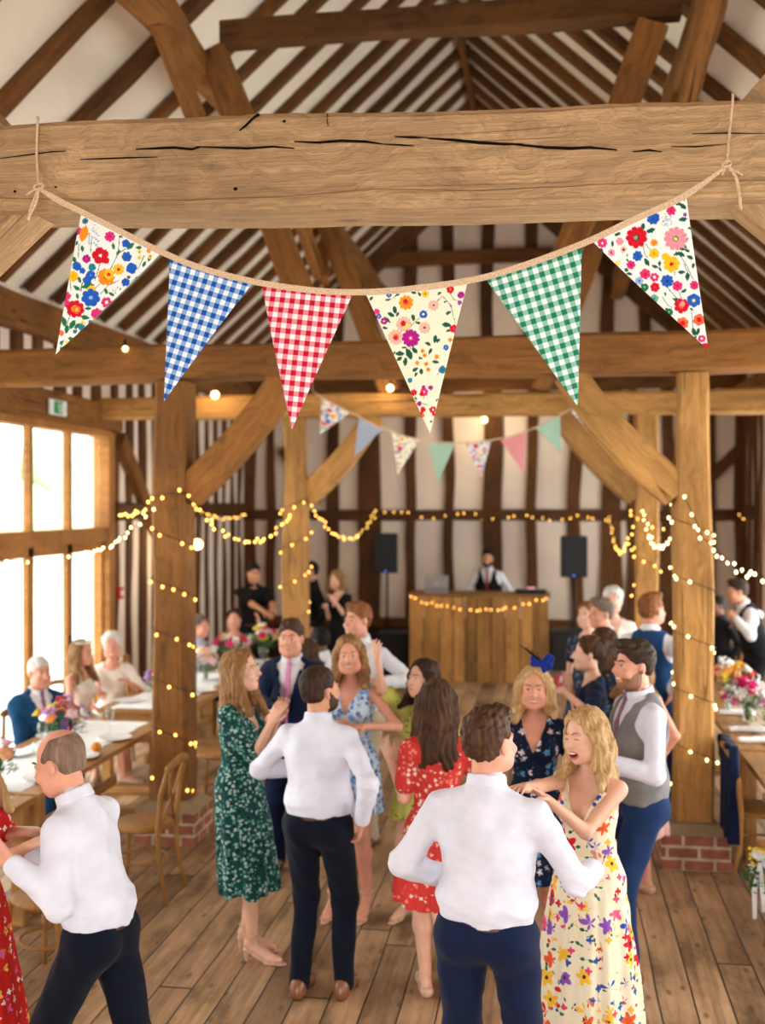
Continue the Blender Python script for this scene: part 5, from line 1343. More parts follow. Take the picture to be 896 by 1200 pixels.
# ------------------------------------------------------------------ flowers
LEAF = plain('flower_leaves', lin(62, 104, 50), .6, var=.35, vs=60); STEM = plain('flower_stems', lin(86, 124, 62), .6)
FC = {k: plain('petal_' + k, lin(*c), .7, var=.18, vs=90) for k, c in {'pink': (226, 60, 140), 'hot': (206, 28, 96), 'white': (246, 242, 232), 'orange': (246, 150, 56), 'peach': (246, 178, 130), 'yellow': (246, 208, 70), 'lilac': (186, 150, 206), 'red': (206, 50, 50), 'purple': (128, 70, 150), 'blush': (240, 200, 204)}.items()}
BL = {}
def blossom_mesh(kind):
    if kind in BL: return BL[kind]
    m = MB()
    if kind == 'rose':
        for r_, n, z, t in ((.040, 7, 0, .9), (.030, 6, .012, .6), (.018, 5, .022, .3)):
            for k in range(n):
                a = 2 * PI * k / n + z * 40; R_ = Matrix.Rotation(a, 3, 'Z') @ Matrix.Rotation(-t, 3, 'Y')
                m.ball(R_ @ Vector((r_ * .6, 0, 0)) + Vector((0, 0, z)), (.020, .017, .005), 1, R_)
        m.ball((0, 0, .015), .016, 1)
    elif kind == 'daisy':
        for k in range(9):
            a = 2 * PI * k / 9; R_ = Matrix.Rotation(a, 3, 'Z') @ Matrix.Rotation(-.2, 3, 'Y'); m.ball(R_ @ Vector((.026, 0, 0)), (.017, .008, .003), 1, R_)
        m.ball((0, 0, .004), (.010, .010, .006), 1)
    else:
        r = random.Random(3)
        for k in range(16): m.ball((r.gauss(0, .012), r.gauss(0, .012), r.uniform(-.03, .05)), .008, 1)
    BL[kind] = m.mesh('blossom_' + kind); return BL[kind]
VASE = None
def arrangement(label, p, cols, seed, R_=.13, n=12, hz=.18, vase=True, group='flower vases on the tables'):
    r = random.Random(seed); t = thing('flower_arrangement', label, 'flowers', p, r.uniform(0, 6), group)
    if vase: MB().lathe([(.0, .004), (.036, .004), (.040, .02), (.034, .10), (.046, .15), (.044, .15), (.032, .10), (.036, .02), (.0, .012)], 16).build('vase', M['glass'], t)
    tips = []
    for k in range(n):
        a = r.uniform(0, 6.283); q = math.sqrt(r.random()) * R_; z = hz + .10 * (1 - (q / R_) ** 2) + r.uniform(-.03, .03); tips.append((q * math.cos(a), q * math.sin(a), z))
    m = MB()
    for x, y, z in tips: m.tube([(x * .08, y * .08, .02), (x * .3, y * .3, hz * .7), (x, y, z)], .0022, 5)
    m.build('stems', STEM, t)
    m = MB()
    for k in range(70):
        a = r.uniform(0, 6.283); q = math.sqrt(r.random()) * R_ * 1.15; z = hz - .02 + r.uniform(-.06, .08); R3 = Matrix.Rotation(a, 3, 'Z') @ Matrix.Rotation(r.uniform(-1.1, .3), 3, 'Y')
        m.ball((q * math.cos(a), q * math.sin(a), z), (.030, .013, .002), 1, R3)
    m.build('foliage', LEAF, t)
    for k, (x, y, z) in enumerate(tips):
        kd = r.choice(['rose', 'rose', 'daisy', 'spike']); me = blossom_mesh(kd)
        cm = FC[cols[k % len(cols)]]; key = (kd, cm.name)
        if key not in BL: BL[key] = me.copy(); BL[key].materials.append(cm)
        o = link('blossom', BL[key], t); o.location = (x, y, z); s_ = r.uniform(1.15, 1.7); o.scale = (s_, s_, s_); d = Vector((x, y, .12)).normalized(); o.rotation_euler = d.to_track_quat('Z', 'Y').to_euler()
    return t
Z = .7635
def on(px, py, z=Z, dx=0, dy=0):
    p = atz(px, py, z); return (p.x + dx, p.y + dy, z)
ARR = [((-3.45, 7.55), ['yellow', 'lilac', 'orange', 'blush', 'purple', 'red', 'peach', 'white'], 'big mixed bouquet of lilac, yellow and orange in front of the teal suit', .17, 20, .23),
       ((-3.42, 6.55), ['pink', 'peach', 'peach', 'blush'], 'smaller vase with one bright pink bloom and peach roses', .10, 9, .18),
       ((-3.62, 5.75), ['orange', 'yellow', 'white', 'peach'], 'orange and cream flowers at the left edge', .11, 10, .18),
       ((-3.40, 9.55), ['white', 'pink', 'white', 'lilac'], 'white and pink flowers in front of the older white-haired woman', .15, 12, .20),
       ((-3.40, 10.8), ['white', 'blush', 'peach'], 'pale flowers right behind the left oak post', .12, 10, .18),
       ((-3.45, 11.85), ['pink', 'orange', 'red', 'hot', 'white'], 'red, orange and pink flowers below the seated pale blue shirt', .17, 16, .22),
       ((-3.16, 12.2), ['white', 'yellow', 'hot', 'white'], 'tall white and yellow flowers by the far pale post', .15, 14, .26),
       ((1.62, 10.45), ['orange', 'yellow', 'red', 'white', 'peach'], 'orange and yellow bouquet at the far end of the right table', .17, 18, .22),
       ((1.60, 9.42), ['pink', 'white', 'hot', 'blush', 'white'], 'pink and white bouquet in the middle of the right table', .17, 18, .20),
       ((1.72, 8.95), ['white', 'lilac', 'pink', 'white'], 'white and lilac flowers at the right edge above the napkins', .14, 14, .17)]
for i, (p, cols, lb, R_, n, hz) in enumerate(ARR): arrangement(lb, (p[0], p[1], Z), cols, 20 + i, R_, int(n * 1.35), hz)
# flowers, ribbon on the decorated chair
t = arrangement('bunch of white and yellow flowers tied to a chair at the lower right edge', tuple(at(890, 1035, 6.35)), ['white', 'white', 'yellow', 'white'], 77, .07, 7, .03, vase=False, group=None)
MB().tube([(.03, 0, .12), (.035, .01, -.02), (.03, .02, -.16)], [.012, .016, .012], 6, flat=.3).tube([(.03, 0, .12), (.02, -.03, -.04), (.03, -.03, -.2)], [.012, .016, .012], 6, flat=.3).build('ribbon', CL, t)
# tableware --------------------------------------------------------------------
WH = plain('white_china', lin(244, 242, 238), .25, .5, var=.02)
rt = random.Random(12)
pl0 = None
def place(proto_fn, pts, labels, group):
    first = None
    for i, p in enumerate(pts):
        if first is None: first = proto_fn(labels(i), p); first['group'] = group
        else: dup(first, p, rt.uniform(0, 6), labels(i), group)
def mk_plate(lb, p):
    t = thing('dinner_plate', lb, 'plate', p); MB().lathe([(0, .004), (.08, .004), (.125, .016), (.128, .019), (.122, .018), (.078, .010), (0, .009)], 24).build('china', WH, t); return t
def mk_glass(lb, p):
    t = thing('wine_glass', lb, 'glass', p)
    MB().lathe([(0, .003), (.034, .003), (.034, .005), (.006, .010), (.004, .02), (.004, .085), (.020, .105), (.036, .14), (.037, .17), (.031, .20), (.029, .20), (.034, .17), (.033, .14), (.018, .11), (0, .10)], 16).build('bowl_and_stem', M['glass'], t); return t
def mk_candle(lb, p):
    t = thing('pillar_candle', lb, 'candle', p); MB().lathe([(0, .002), (.03, .002), (.03, .15), (.027, .156), (0, .15)], 16).build('wax', WH, t); MB().tube([(0, 0, .15), (.001, 0, .165)], .0015, 5).build('wick', M['black'], t); return t
names = ['the nearest left table', 'the left table beside the left post', 'the left table before the white-haired woman', 'the furthest left table', 'the right table at the right edge', 'the right table behind the right post']
for ti, (x0, x1, y0, y1, _) in enumerate(TBL):
    pts = []; gp = []
    for sx in (-1, 1):
        y = y0 + .35
        while y < y1 - .2:
            xc = (x0 + x1) / 2 + sx * .25; pts.append((xc, y, Z)); gp.append((xc - sx * .12, y + .19, Z)); y += .62
    side_ = lambda lb: lb
    if ti < 4:
        place(mk_plate, pts, lambda i, ti=ti: 'white dinner plate laid on ' + names[ti], 'plates on ' + names[ti])
        gp = [g_ for g_ in gp if all((g_[0] - a[0][0]) ** 2 + (g_[1] - a[0][1]) ** 2 > .012 for a in ARR)]
        place(mk_glass, gp, lambda i, ti=ti: 'clear wine glass standing on ' + names[ti], 'glasses on ' + names[ti])
    else:
        place(mk_glass, [g_ for g_ in gp if all((g_[0] - a[0][0]) ** 2 + (g_[1] - a[0][1]) ** 2 > .012 for a in ARR)], lambda i, ti=ti: 'clear wine glass standing on ' + names[ti], 'glasses on ' + names[ti])
place(mk_candle, [(-3.5, 10.05, Z), (-3.47, 10.25, Z), (-3.30, 11.7, Z)], lambda i: ['white pillar candle before the white-haired woman, nearer of two', 'white pillar candle before the white-haired woman, further of two', 'white pillar candle on the furthest left table'][i], 'white pillar candles')
# amber bottle with orange, small orange
t = thing('amber_bottle', 'dark amber bottle behind the balding man, right of the big bouquet', 'bottle', (-3.30, 7.35, Z))
MB().lathe([(0, .003), (.036, .003), (.038, .01), (.038, .14), (.03, .17), (.014, .20), (.013, .25), (0, .25)], 18).build('glass_body', plain('amber_glass', lin(110, 44, 16), .15, .6), t)
MB().lathe([(.0385, .04), (.0385, .12), (.0384, .12), (.0384, .04)], 18).build('label', plain('orange_label', lin(226, 130, 36), .6), t)
MB().lathe([(0, .245), (.015, .245), (.015, .268), (0, .268)], 12).build('cap', M['black'], t)
t = thing('orange_fruit', 'small orange on the table beside the amber bottle', 'fruit', (-3.22, 7.62, Z)); MB().ball((0, 0, .036), (.037, .037, .034), 3).build('peel', plain('orange_peel', lin(240, 150, 40), .45, vs=200), t); MB().ball((0, 0, .070), (.004, .004, .002), 1).build('stem_button', STEM, t)
# white napkins on the right table
for i, (px, py, lb) in enumerate(((851, 838, 'rolled white napkin furthest back on the right table'), (864, 858, 'rolled white napkin in the middle of the right table'), (876, 871, 'rolled white napkin nearest the camera on the right table'), (893, 914, 'flat white napkin at the right edge of the nearer right table'))):
    p = atz(px, py, .765); g = SD(.008); x, y = p.x + .06, p.y
    if i < 3: g.cone((x - .11, y, .762 + .026), (x + .11, y + .02, .762 + .028), .026, .034, .01, flat=((0, 0, 1), .8)); g.cone((x + .08, y, .785), (x + .15, y + .03, .78), .03, .04, .02, flat=((0, 0, 1), .5))
    else: g.ell((x + .08, y, .772), (.12, .08, .010))
    g.disp(folds(.003, i, .05)); o = g.build('napkin', CL, None); tag(o, lb, 'napkin', 'napkins on the right tables')
t = thing('glass_candle_holder', 'tall slim glass candle holder just right of the right post', 'candle holder', (1.50, 9.75, Z)); MB().lathe([(0, .003), (.032, .003), (.032, .22), (.030, .22), (.030, .01), (0, .01)], 16).build('cylinder', M['glass'], t); MB().lathe([(0, .012), (.022, .012), (.022, .13), (0, .13)], 14).build('candle', WH, t)
# red drink in the navy woman's hand
i_ = guests['navywoman']; w = i_['wL'] + nz(i_['wL'] - i_['eL']) * .08
rt_ = i_['root'].matrix_basis
wp = Matrix.Translation(i_['root'].location) @ Matrix.Rotation(i_['root'].rotation_euler.z, 4, 'Z') @ Vector(w)
t = thing('red_cocktail_glass', 'red drink with ice held up by the woman in plain navy', 'glass', (wp.x - .0, wp.y, wp.z + .0))
MB().lathe([(0, -.05), (.034, -.05), (.042, .10), (.039, .10), (.032, -.04), (0, -.04)], 16).build('tumbler', M['glass'], t); MB().lathe([(0, -.039), (.031, -.039), (.037, .07), (0, .07)], 14).build('red_drink', plain('red_drink', lin(206, 40, 60), .2, .5), t)
# ------------------------------------------------------------------ plank counter, laptop, speakers
cy = 15.9; pa, pb = atY(479, 697, cy), atY(643, 697, cy); zt = pa.z; cw = pb.x - pa.x
t = thing('plank_counter', 'rustic upright plank counter in front of the end wall with a light string', 'counter', ((pa.x + pb.x) / 2, cy, 0))
n = 10; xs = -cw / 2; rr2 = random.Random(6)
ws = [rr2.uniform(.8, 1.2) for _ in range(n)]; sm = sum(ws)
for i in range(n):
    wv = ws[i] / sm * cw
    o = MB().box((0, -wv / 2 + .007, -.012), (zt - .02, wv / 2 - .007, .012), .004).build('plank', M['counter'], t); o.matrix_local = frame_matrix((xs + wv / 2, 0, 0), (xs + wv / 2, 0, 1), (0, -1, 0)); xs += wv
o = MB().box((-cw / 2 - .02, -.04, zt - .02), (cw / 2 + .02, .62, zt + .02), .006).build('worktop', M['counter'], t)
for sx in (-1, 1): MB().box((sx * (cw / 2 - .02) - .015, .015, 0), (sx * (cw / 2 - .02) + .015, .6, zt - .02)).build('side_panel', M['counter'], t)
lp = thing('laptop', 'open silver laptop at the left of the plank counter', 'laptop', (atY(511, 700, cy + .3).x, cy + .3, zt + .02), .12)
AL = metal('silver_aluminium', lin(200, 204, 210), .4)
MB().box((-.17, -.12, 0), (.17, .12, .016), .004).build('base', AL, lp)
o = MB().box((-.17, -.006, 0), (.17, .006, .24), .004).build('lid', AL, lp); o.location = (0, -.13, .014); o.rotation_euler = (.18, 0, 0)
o = MB().box((-.155, .004, .015), (.155, .0075, .225)).build('screen', M['black'], lp); o.location = (0, -.13, .014); o.rotation_euler = (.18, 0, 0)
o = MB().ball((0, 0, 0), (.016, .002, .018), 2).build('round_mark', plain('pale_mark', (.9, .92, .95), .3), lp); o.location = (0, -.16, .13)
mx_ = thing('mixing_desk', 'low black mixing desk at the right of the plank counter', 'mixer', (atY(622, 700, cy + .3).x, cy + .3, zt + .02))
MB().box((-.22, -.16, 0), (.22, .16, .05), .008).build('case', M['black'], mx_)
for k in range(5): MB().lathe([(0, .05), (.014, .05), (.012, .07), (0, .07)], 10, (-.16 + k * .08, .02, 0)).build('knob', AL, mx_)
for k, dx in enumerate((-.03, .03)): MB().lathe([(0, .07), (.02, .07), (.02, .09), (0, .09)], 10, (dx, -.08, 0)).build('lit_button', emitter('pink_led', (1, .35, .45), 1.5), mx_)
GR = plain('speaker_grille', (.018, .018, .020), .6, var=.4, vs=300); LED = emitter('blue_led', (.10, .22, 1.0), 2)
for px, pxw, y0, y1, lb, nm in ((453.5, 29, 625, 671, 'left black loudspeaker on a tripod beside the plank counter', 'left'), (672, 31, 628, 676, 'right black loudspeaker on a tripod beside the plank counter', 'right')):
    Y = 16.9; a = atY(px, y0, Y); b = atY(px, y1, Y); wd = pxw / FPX * 16.9 / 2; hh = a.z - b.z
    t = thing('loudspeaker', lb, 'loudspeaker', (a.x, Y, b.z))
    m = MB(); m.prism([(-wd, -.16, 0), (wd, -.16, 0), (wd * .7, .17, 0), (-wd * .7, .17, 0)], (0, 0, hh)); bmesh.ops.bevel(m.bm, geom=m.bm.edges[:], offset=.012, segments=2, affect='EDGES'); m.build('cabinet', M['black'], t)
    MB().box((-wd + .02, -.172, .02), (wd - .02, -.158, hh - .02), .005).build('grille', GR, t)
    MB().ball((0, -.172, .03), (.014, .004, .014), 2).build('indicator_light', LED, t)
    s_ = thing('speaker_stand', 'black tripod stand under the %s loudspeaker' % nm, 'stand', (a.x, Y, 0))
    MB().tube([(0, 0, .15), (0, 0, b.z)], .018, 10).build('pole', M['black'], s_); MB().tube([(0, 0, .62), (0, 0, .74)], .03, 10).build('collar', M['black'], s_)
    for k in range(3):
        an = .5 + k * 2 * PI / 3; MB().tube([(.02 * math.cos(an), .02 * math.sin(an), .66), (.42 * math.cos(an), .42 * math.sin(an), .012)], .012, 8).build('leg', M['black'], s_); MB().tube([(0, 0, .25), (.20 * math.cos(an), .20 * math.sin(an), .36)], .008, 6).build('brace', M['black'], s_)
for px0, px1, y0, lb in ((441, 478, 742, 'black bass cabinet left of the plank counter'), (645, 690, 740, 'black bass cabinet right of the plank counter')):
    Y = 16.25; a, b = atY(px0, y0, Y), atY(px1, y0, Y)
    t = thing('bass_cabinet', lb, 'loudspeaker', ((a.x + b.x) / 2, Y + .25, 0)); wd = (b.x - a.x) / 2
    MB().box((-wd, -.25, .01), (wd, .25, a.z), .015).build('cabinet', M['black'], t); MB().box((-wd + .03, -.262, .05), (wd - .03, -.245, a.z - .04), .006).build('grille', GR, t)
# ------------------------------------------------------------------ light strings
bulbme = {}
for k_, mt_ in (('w', M['bulb']), ('p', M['bulbw'])):
    me_ = MB().ball((0, 0, 0), (.0105, .0105, .0130), 2).mesh('bulb'); me_.materials.append(mt_); bulbme[k_] = me_
    me_ = MB().lathe([(0, .010), (.007, .010), (.007, .026), (0, .026)], 8).mesh('bulb_socket'); me_.materials.append(M['cable']); bulbme[k_ + 's'] = me_
def sag(a, b, s, n=24):
    a, b = Vector(a), Vector(b); return [a.lerp(b, i / n) - Vector((0, 0, s * 4 * (i / n) * (1 - i / n))) for i in range(n + 1)]
def string(label, pts, spacing=.12, kind='w', jit=.02, r=.003, seed=1, maxn=98, off=0):
    pts = [Vector(p) for p in pts]; t = thing('light_string', label, 'string lights', tuple(pts[0])); o0 = pts[0]; q = random.Random(seed)
    MB().tube([p - o0 for p in pts], r, 5).build('cable', M['cable'], t)
    d = off; acc = 0; cnt = 0
    for a, b in zip(pts, pts[1:]):
        L = (b - a).length
        while acc + L > d and cnt < maxn:
            p = a.lerp(b, (d - acc) / L) - o0; j = Vector((q.uniform(-jit, jit), q.uniform(-jit, jit), q.uniform(-jit, jit) - .012))
            o = link('bulb', bulbme[kind], t); o.location = p + j
            d += spacing * q.uniform(.6, 1.4); cnt += 1
        acc += L
    return t
def helix(x, y, w, z0, z1, turns, ph=0, dirn=1):
    pts = []; n = int(turns * 16)
    for i in range(n + 1):
        a = ph + dirn * 2 * PI * turns * i / n; c, s_ = math.cos(a), math.sin(a); k = (w / 2 + .03) / max(abs(c), abs(s_)); k = min(k, (w / 2 + .03) * 1.25)
        pts.append((x + c * k, y + s_ * k, z0 + (z1 - z0) * i / n))
    return pts
string('warm light string spiralling up the left oak post', helix(PL - .04, YT[1], .24, .36, 2.66, 6.2, 0, -1), .145, seed=1)
string('warm light string spiralling up the right oak post', helix(PR, YT[1], .24, .55, 2.60, 5.2, 2.6, -1), .15, 'p', seed=2)
string('warm light string round the far pale post behind the navy suit', helix(PL + .05, YT[2], .235, .6, 2.75, 5.2, .4, 1), .17, seed=3)
string('warm light string round the far post behind the blue waistcoat', helix(PR, YT[2], .235, .6, 2.7, 5.2, .6, -1), .17, seed=4)
pL1 = (PL + .10, YT[1] + .17, 2.50); pL2 = (PL + .02, YT[2] - .17, 2.44)
string('hanging light swag between the left oak post and the far pale post', sag(pL1, pL2, .26), .13, seed=5)
string('orange light swag behind the left oak post against the left wall', sag(atY(228, 594, 13.5), atY(290, 600, 17.7), .12), .24, seed=6)
string('bright drooping light swag right of the far pale post', sag(atY(366, 592, 12.1), atY(440, 596, 17.6), .42), .19, seed=7)
eb = [atY(px, py + 4 * math.sin(px * .09), YE - .14) for px, py in zip(range(440, 716, 6), [601 + (i * .14) for i in range(46)])]
string('row of orange lights along the end wall rail above the counter', eb, .155, seed=8, jit=.03)
string('narrow light swag just left of the far right post', sag(atY(714, 604, 17.6), atY(745, 598, 12.0), .50), .24, seed=9)
string('light swag between the far right post and the right oak post', sag(atY(752, 598, 11.75), atY(795, 604, 8.35), .30), .16, 'p', seed=10)
string('pale light string hanging from the right oak post towards the right edge', [atY(802, 583, 7.98), atY(812, 602, 7.95), atY(823, 630, 7.9), atY(835, 640, 7.8), atY(850, 655, 7.5), atY(865, 668, 7.2), atY(880, 673, 6.9), atY(900, 676, 6.6), atY(940, 660, 6.2)], .11, 'p', seed=11)
string('short light swag on the end wall at the right edge', sag(atY(866, 603, 17.7), atY(925, 603, 17.7), .12), .13, seed=12)
string('light string wound round the left post top towards the window', [atY(222, 580, 8.0), atY(200, 578, 7.95), atY(178, 582, 7.98), atY(172, 596, 8.2), atY(150, 602, 9.3), atY(142, 600, 9.6)], .15, seed=13)
string('light string drooping from the left post across the windows', [atY(182, 596, 8.0), atY(165, 612, 8.3), atY(148, 625, 8.6), atY(128, 638, 9.2), atY(100, 648, 9.8), atY(75, 654, 9.9), atY(33, 658, 9.6), atY(0, 655, 9.3), atY(-20, 650, 9.1)], .16, 'p', seed=14)
cq = [(atY(px, py, cy - .03)) for px, py in ((480, 699), (492, 704), (510, 708), (530, 711), (550, 713), (575, 715), (595, 712), (615, 706), (632, 702), (645, 699))]
string('orange light string draped along the top of the plank counter', cq, .09, seed=15)
gl = None
for i, (px, py, Y, r_, lb) in enumerate(((147, 409, 8.0, .022, 'small globe lamp on the middle beam near the floral flag'), (252, 463, 11.7, .045, 'small globe lamp under the middle beam beside the blue gingham flag'), (457, 455, 11.7, .038, 'small globe lamp left of the cream floral flag tip'), (567, 492, 17.88, .05, 'small globe lamp high on the end wall'))):
    p = atY(px, py, Y); t = thing('globe_lamp', lb, 'lamp', tuple(p)); MB().ball((0, 0, 0), r_, 2).build('globe', M['bulbw'], t); MB().tube([(0, 0, r_ * .9), (0, 0, r_ * .9 + .05)], .012, 8).build('fitting', M['black'], t)
p = atY(231, 638, 17.2); p = atX(231, 638, -4.9) if False else atY(231, 638, 13.6)
t = thing('wall_lamp', 'glowing round lamp right behind the left oak post', 'lamp', tuple(p)); MB().ball((0, 0, 0), .065, 3).build('globe', emitter('lamp_globe', (1, .68, .26), 14), t); MB().tube([(0, 0, .06), (0, 0, .12)], .03, 10).build('fitting', M['black'], t); MB().tube([(0, 0, .12), (0, 0, 1.55)], .004, 5).build('flex', M['black'], t)
for q, e_ in ((p, 25), (atY(567, 492, 17.6) - Vector((0, .12, 0)), 25), (atY(252, 463, 11.7) - Vector((0, .1, 0)), 10), (atY(457, 455, 11.7) - Vector((0, .1, 0)), 10)):
    l = bpy.data.lights.new('lamp_glow', 'POINT'); l.energy = e_; l.color = (1, .72, .4); l.shadow_soft_size = .08; o = bpy.data.objects.new('lamp_glow', l); COL.objects.link(o); o.location = tuple(Vector(q) - Vector((0, .1, .0)))
# ------------------------------------------------------------------ bunting
def gingham(name, dark, mid, light, per):
    N = NT(name, .85, .15); q = N.sep(N.tc.outputs['Object'])
    fx = N.m('LESS_THAN', N.m('FRACT', N.m('ADD', N.m('DIVIDE', q[0], per), 40)), .5); fy = N.m('LESS_THAN', N.m('FRACT', N.m('ADD', N.m('DIVIDE', q[1], per), 40)), .5)
    s_ = N.m('MULTIPLY', N.m('ADD', fx, fy), .5)
    c = N.ramp(s_, [(0, light), (.25, mid), (.75, dark)], True)
    w = N.noise(N.map((1, 1, 1)), 500, 1); c = N.mix(1, c, N.ramp(w, [(.3, (.93,) * 3), (.7, (1.04,) * 3)]), 'MULTIPLY')
    N.bump(N.noise(N.map(), 14, 2), .15, .01); return N.col(c)
GM = {'blue': gingham('blue_gingham', lin(30, 84, 168), lin(140, 178, 224), lin(244, 246, 250), .0355), 'red': gingham('red_gingham', lin(196, 22, 50), lin(236, 140, 152), lin(250, 240, 240), .0355), 'green': gingham('green_gingham', lin(36, 124, 92), lin(140, 194, 172), lin(244, 248, 244), .0355),
      'smallgreen': gingham('pale_green_gingham', lin(110, 160, 126), lin(160, 196, 168), lin(220, 234, 222), .022), 'smallblue': gingham('grey_blue_gingham', lin(112, 128, 158), lin(154, 166, 188), lin(206, 212, 222), .020), 'smallpink': gingham('pink_gingham', lin(216, 96, 104), lin(230, 142, 146), lin(244, 200, 200), .022)}
PC = NT('printed_cotton', .85, .15); at_ = PC.n.new('ShaderNodeVertexColor'); at_.layer_name = 'print'
w_ = PC.noise(PC.map(), 500, 1); PC.bump(PC.noise(PC.map(), 14, 2), .15, .01)
PC.col(PC.mix(1, at_.outputs[0], PC.ramp(w_, [(.3, (.94,) * 3), (.7, (1.03,) * 3)]), 'MULTIPLY')); PRINT = PC.mat
COLR = {k: np.array(lin(*v)) for k, v in dict(r=(214, 24, 44), p=(226, 50, 120), m=(178, 30, 140), y=(248, 196, 36), o=(246, 150, 30), b=(34, 96, 196), l=(150, 184, 222), g=(30, 118, 72), d=(24, 90, 70), k=(60, 40, 30), w=(250, 250, 250), s=(236, 150, 160), e=(240, 110, 70), t=(40, 130, 150), q=(246, 190, 170), c=(244, 226, 120), v=(150, 70, 170), a=(110, 180, 150)).items()}
def paint(X, Y, base, ops):
    Cc = np.tile(np.array(base), (len(X), 1))
    rs = np.random.RandomState(7)
    def put(mask, c): Cc[mask] = COLR[c] if isinstance(c, str) else c
    for o in ops:
        k = o[0]
        if k == 'F':       # flower x y r petals colour centre [centre radius]
            _, x, y, r, n, c, cc = o[:7]; dx, dy = X - x, Y - y; d = np.hypot(dx, dy); th = np.arctan2(dy, dx) + x
            rr = r * (.80 + .20 * np.abs(np.cos(th * n / 2)) ** .6)
            put(d < rr, c)
            if n >= 5:
                sh = (d < rr) & (np.abs(np.sin(th * n / 2 + PI / 2 * 0)) < .12) & (d > r * .35); Cc[sh] = Cc[sh] * .72
            if cc: put(d < r * (o[7] if len(o) > 7 else .28), cc)
        elif k == 'L':     # leaf x y len angle colour
            _, x, y, L, a, c = o[:6]; a = math.radians(a); w = L * .24; u = (X - x) * math.cos(a) + (Y - y) * math.sin(a); v = -(X - x) * math.sin(a) + (Y - y) * math.cos(a)
            put((np.abs(u) < L / 2) & (np.abs(v) < w * (1 - (2 * u / L) ** 2)), c)
        elif k == 'S':     # stem polyline width colour
            _, pts, w, c = o
            for (x0, y0), (x1, y1) in zip(pts, pts[1:]):
                L2 = (x1 - x0) ** 2 + (y1 - y0) ** 2; t = np.clip(((X - x0) * (x1 - x0) + (Y - y0) * (y1 - y0)) / L2, 0, 1); put(np.hypot(X - x0 - t * (x1 - x0), Y - y0 - t * (y1 - y0)) < w, c)
        elif k == 'D':     # dots cluster x y spread n r colour
            _, x, y, s_, n, r, c = o
            for i in range(n):
                a, b = x + rs.uniform(-s_, s_), y + rs.uniform(-s_, s_); put(np.hypot(X - a, Y - b) < r, c)
    return Cc
WHITE = lin(246, 246, 240); CREAM = lin(250, 242, 214)
